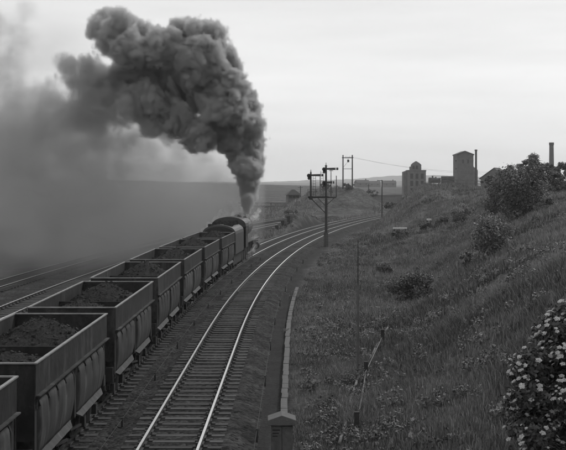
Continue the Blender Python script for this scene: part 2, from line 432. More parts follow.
# ------------------------------------------------------------------ hopper wagons
def door_mesh():
    """door of four vertical bulges, pinched at the top"""
    W, z0, z1, nu, nv = 3.95, .98, 2.24, 65, 14; V = []
    for j in range(nv + 1):
        t = j / nv; z = z0 + (z1 - z0) * t
        for i in range(nu):
            s = i / (nu - 1); y = (s - .5) * W; f = (s * 4) % 1.0 if s < 1 else 1.0
            e = abs(f - .5) * 2                                    # 1 at the joints between bulges
            out = 1.225 + .09 * math.sin(min(1, t * 1.9 + .1) * math.pi / 2) + .02 * math.sin(t * math.pi)
            top = max(0, (t - .80) / .20); out -= .17 * top ** 2.4
            pin = e ** 10 * .22 * max(0, (t - .60) / .40) ** .7 + e ** 3 * .03 * (.35 + .65 * t) + (1 if (s < .02 or s > .98) else 0) * .02
            edge = min(s, 1 - s) * W; out -= .10 * max(0, 1 - edge / .10) ** 2
            V.append((out - pin, y, z - (.10 * e ** 5 * top)))
    for j in range(nv + 1):                                          # back skin
        for i in range(nu): x, y, z = V[j * nu + i]; V.append((.78, y, z))
    n = nu * (nv + 1); Fq = []
    for j in range(nv):
        for i in range(nu - 1):
            a = j * nu + i; Fq.append((a, a + 1, a + nu + 1, a + nu)); b = a + n; Fq.append((b, b + nu, b + nu + 1, b + 1))
    for i in range(nu - 1):
        Fq.append((i, i + n, i + n + 1, i + 1)); a = nv * nu + i; Fq.append((a, a + 1, a + 1 + n, a + n))
    for j in range(nv):
        a = j * nu; Fq.append((a, a + nu, a + nu + n, a + n)); a = j * nu + nu - 1; Fq.append((a, a + n, a + nu + n, a + nu))
    m = MB(); m.v = V; m.f = Fq; m.mi = [0] * len(Fq)
    me = m.mesh('side_door', M_door, True); return me
def wheel_mesh(r, w, spokes=0):
    m = MB(); n = 24
    prof = [(0.0, r*.2), (0, r*.85), (-.02, r*.9), (0, r), (w*.75, r*1.0), (w*.8, r*1.06), (w, r*1.06), (w, r*.2)]
    vs = [(x, rr * math.cos(2*math.pi*k/n), rr * math.sin(2*math.pi*k/n)) for x, rr in prof for k in range(n)]
    q = len(prof); fs = [(j*n + k, j*n + (k+1) % n, (j+1)*n + (k+1) % n, (j+1)*n + k) for j in range(q-1) for k in range(n)]
    fs += [tuple(range(n)), tuple(range((q-1)*n + n - 1, (q-1)*n - 1, -1))]
    m.add(vs, fs); return m
HL = 4.65; HZ = 2.95; HW = 1.3
def make_wagon():
    t = thing('hopper_wagon', 'x', 'wagon', group='ore hopper wagons of the train')
    for s in (1, -1):
        mb = MB().span(s*HW - .012, s*HW + .012, -HL, HL, 2.27, HZ)
        mb.build('side_sheet', M_steel, t)
        # sloping lower hopper sheet behind the doors
        mb = MB().add([(s*1.10,-HL+.03,2.28),(s*1.10,HL-.03,2.28),(s*.66,HL-.03,1.0),(s*.66,-HL+.03,1.0),
                       (s*1.07,-HL+.03,2.28),(s*1.07,HL-.03,2.28),(s*.63,HL-.03,1.0),(s*.63,-HL+.03,1.0)],
                      [(0,1,2,3),(7,6,5,4),(0,3,7,4),(1,5,6,2),(0,4,5,1),(3,2,6,7)])
        mb.build('hopper_sheet', M_dark, t)
        # end sheet
        y = s * HL
        MB().span(-HW+.013, HW-.013, y - .012, y + .012, 1.35, HZ).build('end_sheet', M_steel, t)
        for x in (-.86, .86):
            MB().span(x - .05, x + .05, y - (0.01 if s > 0 else .10), y + (.10 if s > 0 else .01), 1.1, 2.8).build('end_stiffener', M_steel, t)
        MB().add([(-.92, y*.99, 1.9), (.92, y*.99, 1.9), (.6, y*.64, 1.05), (-.6, y*.64, 1.05)], [(0,1,2,3)]).build('slope_sheet', M_steelin, t)
        # flange under the side sheet with brackets
        MB().span(s*HW + (.013 if s > 0 else -.10), s*HW + (.10 if s > 0 else -.013), -HL+.03, HL-.03, 2.268, 2.295).build('waist_flange', M_door, t)
        for y0 in (-2.27, 2.27):
            d = link('side_door', DOOR, t); d.location = (0, y0, 0)
            if s < 0: d.rotation_euler = (0, 0, math.pi)
            if s < 0: d.location = (0, y0, 0)
            MB().add([(s*1.19, y0-1.98, 1.0), (s*1.19, y0+1.98, 1.0), (s*1.33, y0+1.6, .84), (s*1.33, y0-1.6, .84),
                      (s*1.15, y0-1.98, .97), (s*1.15, y0+1.98, .97), (s*1.29, y0+1.6, .81), (s*1.29, y0-1.6, .81)],
                     [(0,1,2,3),(7,6,5,4),(3,2,6,7),(0,3,7,4),(1,5,6,2)]).build('chute_plate', M_door, t)
            for k in range(5):
                yy = y0 - 1.9 + k * .95
                MB().bar((s*1.20, yy, 2.26), (s*1.30, yy, 2.0), .07, .05).build('door_bracket', M_dark, t)
        for y0 in (-4.48, 0, 4.48):
            MB().span(s*1.22 - .05, s*1.22 + .05, y0 - .1, y0 + .1, .95, 2.26).build('side_post', M_dark, t)
        for x in (-.86, .86):
            b = MB().tube((x, s*4.67, 1.02), (x, s*4.9, 1.02), .11, .09, 10).tube((x, s*4.9, 1.02), (x, s*5.36, 1.02), .055, .055, 8).tube((x, s*5.34, 1.02), (x, s*5.40, 1.02), .21, .22, 14)
            b.build('buffer', M_dark, t)
        MB().bar((0, s*4.7, .95), (0, s*5.5, .86), .12, .1).build('coupling', M_dark, t)
    # rim
    r = MB()
    r.span(-HW-.04, -HW+.03, -HL-.04, HL+.04, HZ, HZ+.03).span(HW-.03, HW+.04, -HL-.04, HL+.04, HZ, HZ+.03)
    r.span(-HW+.031, HW-.031, -HL-.04, -HL+.03, HZ, HZ+.03).span(-HW+.031, HW-.031, HL-.03, HL+.04, HZ, HZ+.03)
    r.build('top_rim', M_rim, t)
    MB().span(-HW+.02, HW-.02, -.04, .04, 2.1, 2.68).build('cross_tie', M_steelin, t)
    u = MB().span(-1.1, -.95, -4.7, 4.7, .78, 1.06).span(.95, 1.1, -4.7, 4.7, .78, 1.06).span(-1.25, 1.25, -4.82, -4.7, .78, 1.2).span(-1.25, 1.25, 4.7, 4.82, .78, 1.2)
    u.span(-.3, .3, -4.5, 4.5, .8, 1.0)
    u.build('underframe', M_dark, t)
    for yb in (-2.95, 2.95):
        b = MB().span(-1.0, 1.0, yb-.2, yb+.2, .45, .78)
        for s in (1, -1):
            x = s * 1.0
            b.prismx([(yb-1.25,.55),(yb-.9,.72),(yb+.9,.72),(yb+1.25,.55),(yb+1.25,.42),(yb+.6,.36),(yb+.3,.22),(yb-.3,.22),(yb-.6,.36),(yb-1.25,.42)], x-.05, x+.05)
            for yw in (-.9, .9):
                b.span(x - .09 + s*.07, x + .09 + s*.07, yb+yw-.14, yb+yw+.14, .3, .58)
            for k in (-.12, .12): b.tube((x + s*.03, yb+k, .24), (x + s*.03, yb+k, .60), .075, .075, 8)
        bo = b.build('bogie', M_dark, t)
        for yw in (-.9, .9):
            for s in (1, -1):
                w = link('wheel', WHEEL, bo); w.location = (s*.80, yb + yw, .42); w.rotation_euler = (0, 0, 0 if s < 0 else math.pi)
    for y0 in (-1.0, .8):                                          # brake gear between the bogies
        MB().bar((1.12, y0-.7, .62), (1.12, y0+.75, .45), .05, .06).tube((1.02, y0, .75), (1.02, y0, .4), .04).build('brake_lever', M_dark, t)
    MB().span(-.5, .5, -.6, .7, .35, .7).build('brake_cylinder', M_dark, t)
    return t
DOOR = door_mesh(); WHEEL = wheel_mesh(.42, .12).mesh('wheel', M_dark, False)
def ore_heap(seed):
    r = np.random.default_rng(seed)
    xs = np.linspace(-HW + .03, HW - .03, 26); ys = np.linspace(-HL + .05, HL - .05, 80); A, B = np.meshgrid(xs, ys)
    z = np.full(A.shape, 2.44) - .10 * (np.abs(A) / HW)
    for y0, hh, w in ((-2.5 + r.uniform(-.3, .3), .42 + r.uniform(-.12, .12), 1.1), (1.9 + r.uniform(-.5, .5), .78 + r.uniform(-.12, .12), 1.25)):
        q = np.sqrt(((A - r.uniform(-.15, .15)) / 1.3) ** 2 + ((B - y0) / w / 1.35) ** 2)
        z = np.maximum(z, 2.44 + hh * (1.08 - np.sqrt(q * q + .012)))
    z = z + .07 * fbm(A * 3 + seed, B * 3, 4) + .12 * (r.random(A.shape) - .5) * (r.random(A.shape) > .4)
    z = np.clip(z, 2.05, 3.2)
    V = np.stack([A.ravel(), B.ravel(), z.ravel()], -1); Vb = V.copy(); Vb[:, 2] = 1.95
    n = len(xs); m = len(ys); I = np.arange(n * m).reshape(m, n)
    Fa = [np.stack([I[:-1, :-1], I[:-1, 1:], I[1:, 1:], I[1:, :-1]], -1).reshape(-1, 4)]
    ring = np.concatenate([I[0], I[1:, -1], I[-1, -2::-1], I[-2:0:-1, 0]]); k = len(V)
    V = np.concatenate([V, Vb]); nx_ = np.roll(ring, -1)
    Fa.append(np.stack([ring, ring + k, nx_ + k, nx_], -1))
    return npmesh('ore_heap', V, np.concatenate(Fa), M_ore)
SP = 11.0
ordn = ['cut off at the left edge', 'nearest with its whole rim showing', 'third from the camera', 'fourth from the camera',
        'fifth from the camera', 'sixth from the camera', 'coupled next to the tender']
D0 = 24.7
wag = make_wagon()
UT = -3.45
def seat(o, d, u=UT):
    p = on(d, u); o.location = p; o.rotation_euler = (0, 0, -math.atan(ST(d)))
for i in range(7):
    o = wag if i == 0 else copy_tree(wag)
    dc = D0 + HL + (i - 1) * SP
    seat(o, dc); o['label'] = 'steel hopper wagon with bulging doors, ' + ordn[i]
    h = link('ore_heap', ore_heap(i + 3)); seat(h, dc)
    rr = np.random.default_rng(40 + i); lm = MB(); zz = np.array([v.co[:] for v in h.data.vertices])[:26 * 80]
    for k in rr.integers(0, len(zz), 700):
        p = zz[k]; sz = rr.uniform(.03, .085)
        if abs(p[0]) > 1.15 or abs(p[1]) > 4.4: continue
        Mx = Matrix.Rotation(rr.uniform(0, 6), 4, 'Z') @ Matrix.Rotation(rr.uniform(-1, 1), 4, 'X')
        lm.box((p[0], p[1], p[2] + sz * .15), (sz, sz * rr.uniform(.6, 1.2), sz * rr.uniform(.5, .9)), M=Mx)
    kind(lm.build('ore_lumps', M_lump, h), 'stuff')
    tag(h, 'heap of crushed ore in the hopper wagon ' + ordn[i], 'ore', 'ore loads in the hoppers')

# ------------------------------------------------------------------ tender and locomotive
DT = D0 + 5 * SP + 9.3 + 1.3      # rear of the tender
def arch(w, zs, zc, n=13, z0=1.25):
    """upright sides to zs, then an arch to zc"""
    p = [(-w, z0), (-w, zs)]
    for k in range(1, n): a = math.pi * k / n; p.append((-w * math.cos(a), zs + (zc - zs) * math.sin(a) ** .8))
    return p + [(w, zs), (w, z0)]
tt = thing('tender', 'round-topped coal tender behind the steam engine', 'tender'); seat(tt, DT + 3.2)
MB().prism(arch(1.27, 2.75, 3.45), -3.2, 3.2).build('tank', M_locoside, tt, False)
MB().prism(arch(1.13, 2.72, 3.32, z0=1.9), -3.26, -3.2).build('rear_plate', M_dark, tt)
m = MB()
for k in range(60):
    m.box((random.uniform(-.75, .75), random.uniform(-2.4, 2.6), 3.38 + random.uniform(-.06, .16)), (.35, .4, .25), random.uniform(0, 3))
kind(m.build('coal', M_ore, tt), 'stuff')
MB().span(-1.1, 1.1, -3.4, 3.3, .95, 1.25).span(1.0, 1.08, -3.3, 3.2, .4, .95).span(-1.08, -1.0, -3.3, 3.2, .4, .95).build('frame', M_dark, tt)
BW = wheel_mesh(.5, .12).mesh('wheel', M_dark)
for y in (-2.1, 0, 2.1):
    for s in (1, -1):
        w = link('wheel', BW, tt); w.location = (s*.8, y, .5); w.rotation_euler = (0, 0, 0 if s < 0 else math.pi)
for x in (-.86, .86): MB().tube((x, -3.4, 1.05), (x, -3.8, 1.05), .07).tube((x, -3.78, 1.05), (x, -3.84, 1.05), .21, .22, 14).build('buffer', M_dark, tt)
MB().bar((.5, -3.3, 1.3), (.5, -3.3, 3.1), .04, .04).bar((.85, -3.3, 1.3), (.85, -3.3, 3.1), .04, .04).build('ladder', M_dark, tt)

LL = thing('steam_locomotive', 'black steam locomotive smoking hard at the head of the ore train', 'locomotive'); DLc = DT + 6.9; seat(LL, DLc + 6)
# local y from -6 (cab rear) to 7 (buffer beam)
for s in (1, -1):
    c = MB().span(s*1.32-.02, s*1.32+.02, -5.3, -3.7, 1.35, 3.1); c.build('cab_side', M_locoside, LL)
    MB().span(s*1.345-.01, s*1.345+.01, -4.9, -4.2, 2.3, 2.85).build('cab_window', M_glass, LL)
roof = arch(1.4, 3.1, 3.85, 13, 3.05)
MB().prism(roof, -5.9, -3.6).build('cab_roof', M_loco, LL, False)
MB().span(-1.3, 1.3, -3.72, -3.68, 1.35, 3.1).build('cab_front', M_loco, LL)
MB().tube((0, -3.7, 2.6), (0, -.9, 2.65), .93, .9, 20).build('firebox', M_loco, LL, True)
MB().tube((0, -.9, 2.68), (0, 5.4, 2.72), .88, .80, 20).build('boiler', M_loco, LL, True)
MB().tube((0, 5.4, 2.72), (0, 5.6, 2.72), .82, .5, 20).build('smokebox_door', M_loco, LL, True)
MB().tube((0, 4.7, 3.4), (0, 4.7, 3.72), .36, .28, 14).tube((0, 4.7, 3.72), (0, 4.7, 3.98), .27, .33, 14).build('chimney', M_dark, LL, True)
MB().tube((0, .6, 3.45), (0, .6, 3.75), .42, .38, 14).tube((0, .6, 3.75), (0, .6, 3.9), .38, .15, 14).build('dome', M_loco, LL, True)
for s in (1, -1):
    MB().span(s*1.0-.32, s*1.0+.32, -3.6, 6.6, 1.62, 1.68).build('running_plate', M_loco, LL)
    MB().tube((s*1.12, 4.4, 1.0), (s*1.12, 5.7, 1.0), .36, .36, 14).build('cylinder', M_dark, LL, True)
    MB().bar((s*1.18, -2.6, .72), (s*1.18, 3.1, .72), .05, .12).bar((s*1.24, .2, .72), (s*1.16, 4.4, 1.0), .05, .1).build('coupling_rod', M_rim, LL)
DW = wheel_mesh(.76, .13).mesh('driving_wheel', M_dark)
for y in (-3.0, -1.4, .2, 1.8, 3.4):
    for s in (1, -1):
        w = link('driving_wheel', DW, LL); w.location = (s*.8, y, .76); w.rotation_euler = (0, 0, 0 if s < 0 else math.pi)
for s in (1, -1):
    w = link('leading_wheel', BW, LL); w.location = (s*.8, 5.6, .5); w.rotation_euler = (0, 0, 0 if s < 0 else math.pi)
MB().span(-.6, .6, -5.2, 6.4, .7, 1.3).span(-1.2, 1.2, 6.4, 6.55, .9, 1.4).span(-1.25, 1.25, -5.6, -3.7, 1.1, 1.34).build('frame', M_dark, LL)
for x in (-.86, .86): MB().tube((x, 6.5, 1.05), (x, 6.95, 1.05), .07).tube((x, 6.93, 1.05), (x, 6.99, 1.05), .21, .22, 14).build('buffer', M_dark, LL)

# ------------------------------------------------------------------ lineside: cable trough, cabinet, wires, fences
tr = thing('cable_trough', 'pale concrete cable trough running beside the empty track behind the cabinet', 'trough')
lid = MB().span(-.105, .105, -.445, .445, -.11, 0).mesh('concrete_lid', M_concrete)
d = 31.2
while d < 80:
    o = link('concrete_lid', lid, tr); o.location = on(d, 2.86 + random.uniform(-.012, .012), -.30 + random.uniform(-.012, .012))
    o.rotation_euler = (random.uniform(-.008, .008), random.uniform(-.02, .02), -math.atan(ST(d)) + random.uniform(-.02, .02)); d += .915
cb = thing('relay_cabinet', 'concrete relay cabinet with gabled cap at the bottom edge', 'cabinet', (-.03, 30, -.45), .02)
MB().span(-.27, .27, -.2, .2, 0, 1.12).build('case', M_concrete2, cb, bevel=.01)
MB().span(-.262, -.008, -.222, -.2, .08, 1.08).build('door', M_concrete2, cb, bevel=.006)
MB().span(.008, .262, -.222, -.2, .08, 1.08).build('door', M_concrete2, cb, bevel=.006)
MB().prism([(-.35, 1.12), (.35, 1.12), (.35, 1.25), (.0, 1.37), (-.35, 1.25)], -.30, .34).build('cap', M_concrete, cb, bevel=.012)
for k, z in enumerate((.98, .90, .83)):
    MB().span(-.235, -.05 - .03 * k, -.226, -.222, z, z + .03).build('stencil_mark', M_dark, cb)
def wire_run(u, d0, d1, lab, step=6):
    w = thing('signal_wire', lab, 'wire'); pts = []
    d = d0
    while d < d1:
        p = on(d, u, -.02 if u < 0 else -.12); pts.append(p)
        MB().span(p.x - .03, p.x + .03, p.y - .03, p.y + .03, -.5, p.z + .04).build('stake', M_post, w)
        d += step
    MB().path(pts, .008, 4).build('wire', M_railside, w)
wire_run(2.15, 24, 110, 'signal wire on short stakes between the empty track and the cable trough', 9)
wire_run(-1.7, 26, 110, 'signal wire on short stakes between the two running tracks', 8)

pipe = thing('jointed_pipe', 'low jointed pipe and rail on stub posts crossing the grass', 'pipe')
PP = [P(339, 449, 31.5), P(357, 387, 41), P(368, 364, 46), P(382, 342, 52.5), P(388, 330, 56)]
pl = []
for x, y, z in PP: pl.append(Vector((x, y, H(x, y) + .16)))
def walk(pts, step):
    out = [pts[0]]
    for a, b in zip(pts[:-1], pts[1:]):
        n = max(1, round((b - a).length / step))
        for k in range(1, n + 1): out.append(a.lerp(b, k / n))
    return out
wp = walk(pl, 1.7)
for a, b in zip(wp[:-1], wp[1:]):
    a = Vector((a.x, a.y, H(a.x, a.y) + .17)); b = Vector((b.x, b.y, H(b.x, b.y) + .17))
    MB().tube(a.lerp(b, .05), b.lerp(a, .05), .045, .045, 8).build('pipe_section', M_wood, pipe, True)
    MB().tube(b.lerp(a, .06), b.lerp(a, -.06), .06, .06, 8).build('pipe_collar', M_post, pipe, True)
for px, dd in ((356.7, 33.5), (366, 42.3), (382.5, 51)):
    x = (px - 283) / F * dd; z = H(x, dd)
    MB().span(x - .07, x + .07, dd - .06, dd + .06, z - .2, z + .62).build('stub_post', M_post, pipe)
q = [Vector(((px - 283) / F * dd, dd, 0)) for px, dd in ((359.5, 35), (366, 42), (382, 51))]
MB().path([Vector((p.x, p.y, H(p.x, p.y) + .3)) for p in q], .02, 5).build('hand_rail', M_wood, pipe)

x, y, _ = P(358, 366, 43.2)
cp = thing('concrete_post', 'tall slim concrete post with dark spike standing in the grass', 'post', (x, y, H(x, y)))
MB().tube((0,0,-.2), (0,0,3.3), .06, .05, 8).build('shaft', M_concrete, cp)
MB().tube((0,0,3.3), (0,0,4.9), .022, .014, 6).build('spike', M_post, cp)

x, y, z = P(400, 232, 128)
bo = thing('white_board', 'white board lying on short legs below the grass embankment', 'board', (x, y, H(x, y)))
MB().span(-.75, .75, -.12, .12, .66, .84).build('plank', M_white, bo)
for s in (-.6, .6): MB().span(s-.05, s+.05, -.05, .05, -.2, .66).build('leg', M_post, bo)
x, y, z = P(429, 231, 128)
bo = thing('white_board', 'small white board beside the gully on the grass', 'board', (x, y, H(x, y)))
MB().span(-.25, .25, -.08, .08, .45, .62).build('plank', M_white, bo)
for s in (-.18, .18): MB().span(s-.04, s+.04, -.04, .04, -.2, .45).build('leg', M_post, bo)

# ------------------------------------------------------------------ bracket signal, poles, signal box
def ladder(mb, x, y, z0, z1, lean=.0):
    for s in (-.14, .14): mb.tube((x + s, y - lean, z0), (x + s, y, z1), .022, .022, 5)
    k = z0 + .2
    while k < z1:
        f = (k - z0) / (z1 - z0); yy = y - lean * (1 - f); mb.tube((x - .14, yy, k), (x + .14, yy, k), .014, .014, 4); k += .3
sx, sy = 4.75, 132.5
sg = thing('bracket_signal', 'tall semaphore bracket signal with two arms beside the curve', 'signal', (sx, sy, H(sx, sy)))
zb = 0.0 - H(sx, sy)
MB().tube((0,0,-.3), (0,0,zb+1.1), .28, .25, 10).build('post_base', M_concrete2, sg)
MB().tube((0,0,zb+1.1), (0,0,zb+8.5), .15, .10, 8).tube((0,0,zb+8.5), (0,0,zb+8.85), .05, .02, 6).tube((0,0,zb+8.45), (0,0,zb+8.55), .16, .1, 8).build('main_post', M_signal, sg)
b = MB().bar((-2.0, 0, zb+5.0), (1.1, 0, zb+5.0), .3, .16).bar((-1.7, 0, zb+4.92), (0, 0, zb+3.2), .09, .09).bar((-.9, 0, zb+4.92), (0, 0, zb+4.0), .07, .07).bar((.9,0,zb+4.92),(0,0,zb+4.1),.07,.07)
b.build('bracket', M_signal, sg)
b = MB()
b.tube((-2.0, .35, zb+5.9), (-1.0, .35, zb+5.9), .018, .018, 5).tube((-2.0, .35, zb+5.05), (-2.0, .35, zb+5.9), .018, .018, 5)
b.bar((-2.0, 0, zb+5.12), (.3, 0, zb+5.12), .7, .04)
b.build('walkway', M_signal, sg)
MB().tube((-1.68,0,zb+5.0), (-1.68,0,zb+7.8), .11, .09, 8).tube((-1.68,0,zb+7.8), (-1.68,0,zb+8.1), .05, .02, 6).tube((-1.68,0,zb+4.75),(-1.68,0,zb+5.1),.22,.2,8).build('doll_post', M_signal, sg)
def arm(x0, z0, L_, y=-.16):
    a = MB().add([(x0+.05, y, z0-.10), (x0+L_, y, z0-.14), (x0+L_, y, z0+.14), (x0+.05, y, z0+.10), (x0+.05, y+.03, z0-.10), (x0+L_, y+.03, z0-.14), (x0+L_, y+.03, z0+.14), (x0+.05, y+.03, z0+.10)],
             [(0,1,2,3),(7,6,5,4),(0,4,5,1),(1,5,6,2),(2,6,7,3),(3,7,4,0)])
    o = a.build('signal_arm', M_signal, sg)
    MB().tube((x0-.22, y-.02, z0-.05), (x0-.22, y+.05, z0-.05), .22, .22, 12).tube((x0-.2, y-.02, z0-.34), (x0-.2, y+.05, z0-.34), .17, .17, 12).build('spectacle', M_signal, o)
    MB().span(x0+L_*.74, x0+L_*.86, y-.012, y-.004, z0-.13, z0+.13).build('arm_band', M_white, o)
    MB().span(x0-.30, x0-.08, y-.02, y+.25, z0-.30, z0+.05).build('lamp', M_signal, o)
arm(0, zb+8.15, 1.35); arm(0, zb+6.65, .9); arm(-1.68, zb+7.45, 1.4)
b = MB(); ladder(b, .02, -.9, -.2, zb+5.0, .5); ladder(b, -1.3, -.25, zb+5.1, zb+7.4); ladder(b, -.45, -.25, zb+5.1, zb+7.9, .1); b.build('ladder', M_signal, sg)
MB().tube((.55, 0, zb+5.1), (.55, 0, zb+7.0), .05, .04, 6).tube((1.15, .3, zb+5.0), (1.15, .3, zb+7.4), .05, .04, 6).build('doll_post', M_signal, sg)

def pole(px, d, top, lab, arms=(), r=.11, z=None, cat='pole', name='telegraph_pole', group='telegraph poles', rz=0):
    x = (px - 283) / F * d; g = H(x, d); zt = CH - (top - 182) / F * d
    t = thing(name, lab, cat, (x, d, g), rz, group)
    MB().tube((0,0,-.4), (0,0,zt-g), r, r*.7, 8).build('shaft', M_post, t)
    for dz, w in arms:
        a = MB().span(-w/2, w/2, -.05-r, .05-r, zt-g-dz-.05, zt-g-dz+.05).build('cross_arm', M_post, t)
        for s in (-.42, -.15, .15, .42): MB().tube((s*w, -r, zt-g-dz+.05), (s*w, -r, zt-g-dz+.2), .035, .03, 6).build('insulator', M_white, a)
    return t
t = pole(382, 208, 180, 'dark lineside pole with a short arm where the rails vanish', r=.11)
MB().bar((-.75, 0, 180*0 + (CH + 2/F*208) - t.location.z - .1), (.1, 0, (CH + 2/F*208) - t.location.z - .1), .07, .09).build('cross_arm', M_post, t)
pole(300.5, 296, 186, 'dark pole beside the small signal cabin', [(.3, 1.2)], r=.13)
pole(368.5, 330, 184, 'thin pole to the right of the mound', [(.3, 1.0)], r=.12)
pole(331, 276, 169, 'thin pole on the left flank of the mound', [(.4, 1.0)], r=.11)
pole(320, 284, 174, 'short thin pole behind the signal walkway', [(.3, .8)], r=.09)
pole(47, 210, 169, 'leftmost telegraph pole veiled in smoke on the field', [(.3, 1.6)], r=.12)
pole(105.5, 230, 171, 'telegraph pole in smoke right of the leftmost one', [(.3, 1.6)], r=.12)
x0, x1, dd = (343-283)/F*282, (352.3-283)/F*282, 282
g0, g1 = H(x0, dd), H(x1, dd); zt = CH + 27/F*282
hp = thing('twin_pole_support', 'pair of tall poles joined by cross beams on top of the mound', 'pole', ((x0+x1)/2, dd, min(g0, g1)))
w = (x1-x0)/2; zr = zt - min(g0, g1)
for s in (-1, 1): MB().tube((s*w, 0, -.4), (s*w, 0, zr), .17, .13, 8).build('shaft', M_post, hp)
MB().span(-w-.25, w+.25, -.28, -.14, zr-.75, zr-.55).build('cross_beam', M_post, hp)
MB().span(-w, w, -.27, -.15, zr-3.3, zr-3.2).build('cross_beam', M_post, hp)
for s in (-.5, .5): MB().tube((s, -.2, zr-.55), (s, -.2, zr-.25), .06, .05, 6).build('insulator', M_white, hp)
MB().tube((.1, -.2, zr-.75), (.1, -.2, zr-1.1), .03, .03, 5).span(-.12, .36, -.38, -.1, zr-1.7, zr-1.1).build('transformer', M_post, hp)
MB().bar((.1, -.2, zr-1.5), (-w, -.15, zr-3.0), .05, .05).build('stay', M_post, hp)
wires = thing('overhead_wires', 'thin overhead wires running right from the twin poles', 'wire')
for k, (ox, tx, ty, td) in enumerate(((-.5, 560, 168, 300), (.5, 560, 171, 300))):
    a = Vector(((x0+x1)/2 + ox, dd-.2, zt-.3)); b2 = Vector(P(tx, ty, td)); pts = []
    for j in range(15): f = j/14; p = a.lerp(b2, f); p.z -= 2.2 * 4 * f * (1-f); pts.append(p)
    MB().path(pts, .012, 4).build('wire', M_post, wires)

x, y, _ = P(293, 207, 292); g = H(x, y)
sb = thing('signal_cabin', 'small signal cabin with hipped roof and white window band', 'cabin', (x, y, g), .15)
MB().span(-1.5, 1.5, -1.6, 1.6, -.4, 1.9).build('base', M_brick, sb)
MB().span(-1.45, 1.45, -1.55, 1.55, 1.9, 3.0).build('upper_wall', M_render, sb)
for k in range(3): MB().span(-1.25 + k*.87, -.5 + k*.87, -1.59, -1.55, 2.2, 2.85).build('window', M_glass, sb)
MB().add([(-1.85,-2.0,3.0),(1.85,-2.0,3.0),(1.85,2.0,3.0),(-1.85,2.0,3.0),(-.3,-.4,4.3),(.3,-.4,4.3),(.3,.4,4.3),(-.3,.4,4.3)], [(3,2,1,0),(4,5,6,7),(0,1,5,4),(1,2,6,5),(2,3,7,6),(3,0,4,7)]).build('roof', M_roof, sb)

# trestle left of the cabin across the sidings
tq = thing('pipe_trestle', 'low trestle carrying two long pipes beyond the engine', 'trestle')
for z in (2.2, 1.55): MB().tube(P(238, 182 + (CH - z)*F/258, 258), P(288, 182 + (CH - z)*F/258, 258), .09, .09, 8).build('pipe', M_concrete2, tq, True)
for px in (243, 257, 271, 285):
    x = (px - 283)/F*258; MB().span(x-.07, x+.07, 258.1, 258.25, H(x, 258) - .3, 2.2).build('trestle_leg', M_concrete2, tq)
# timber steps up the bank
stp = thing('timber_steps', 'dark timber steps climbing the bank below the signal cabin', 'steps')
for k in range(8):
    x = -2.0 + k * .42; z = -.2 + k * .33
    MB().span(x, x + .5, 172.3 + k * .3, 173.9 + k * .3, z - .9, z).build('tread', M_wood if k % 2 else M_post, stp)

# ------------------------------------------------------------------ colliery buildings on the far side
def windows(t, x0, x1, z0, z1, nxw, nzw, w, h, y):
    for i in range(nxw):
        for j in range(nzw):
            xc = x0 + (x1-x0) * (i+.5)/nxw; zc = z0 + (z1-z0) * (j+.5)/nzw
            o = MB().span(xc-w/2, xc+w/2, y-.05, y+.03, zc-h/2, zc+h/2).build('window', M_glass, t)
            MB().span(xc-w/2-.08, xc+w/2+.08, y-.16, y-.051, zc-h/2-.15, zc-h/2-.02).build('sill', M_concrete2, o)
DB = 450.0; mpp = DB / F
def bld(px, name, lab):
    x = (px - 283)*mpp; return thing(name, lab, 'building', (x, DB, H(x, DB) - .3), 0)
t = bld(413.5, 'mill_building', 'tall dark brick mill with stepped parapet and rows of windows'); g = t.location.z
zt = lambda py: CH - (py - 182)*mpp - g
hw = 9.2*mpp; sw = 3.2*mpp
e0 = zt(170); e1 = zt(162)
MB().span(-hw+1.2, hw+1.2, 0, 7, 0, e0).build('main_block', M_brick, t)
MB().prism([(-4.2*mpp+.6, e0), (6.2*mpp+.6, e0), (6.2*mpp+.6, zt(164.8)), (4.6*mpp+.6, zt(163.2)), (1*mpp+.6, zt(161)), (-2.6*mpp+.6, zt(163.2)), (-4.2*mpp+.6, zt(164.8))], .02, .7).build('parapet', M_brick, t)
MB().span(-4*mpp+.6, 6*mpp+.6, .71, 6.5, e0, zt(166.5)).build('roof_house', M_brick2, t)
MB().prism([(-hw-.2, 0), (-hw+1.19, 0), (-hw+1.19, e0-.2), (-hw-.2, e0-.7)], .5, 6.5).build('side_wing', M_brick2, t)
MB().span(-hw+1.1, hw+1.35, -.14, -.02, e0-.5, e0-.2).build('string_course', M_concrete2, t)
windows(t, -hw+1.8, hw+.8, .8, e0-.9, 3, 3, 1.1, 1.9, 0)
windows(t, -3*mpp+.5, 5*mpp, e0, zt(164.5), 2, 1, .8, 1.2, 0)
t = bld(466.5, 'winding_tower', 'tall windowless tower with low gable and lean-to on its right'); g = t.location.z
MB().prism([(-9.2*mpp, 0), (7*mpp, 0), (7*mpp, zt(155)), (-1.5*mpp, zt(151.6)), (-9.2*mpp, zt(155))], 0, 11).build('tower', M_brick2, t)
MB().prism([(-9.8*mpp, zt(155.2)), (-1.5*mpp, zt(151.6)+.04), (7.6*mpp, zt(155.2)), (7.6*mpp, zt(154.2)), (-1.5*mpp, zt(150.8)), (-9.8*mpp, zt(154.2))], -.4, 11.4).build('roof', M_roof, t)
MB().prism([(7*mpp+.02, 0), (11.5*mpp, 0), (11.5*mpp, zt(170)), (7*mpp+.02, zt(166.5))], .5, 10).build('lean_to', M_brick, t)
for i, (a, b_) in enumerate(((-8, 160), (-8.4, 168))): MB().span(-10.2*mpp, -9.2*mpp, 2, 3.4, zt(b_)-.5, zt(b_)).build('ledge', M_roof, t)
windows(t, -6*mpp, 4*mpp, zt(165), zt(158), 2, 1, .5, 1.4, 0)
windows(t, -6*mpp, 5*mpp, .6, zt(176), 3, 1, 1.1, 1.6, 0)
x = (476 - 283)/F*440; g = H(x, 440)
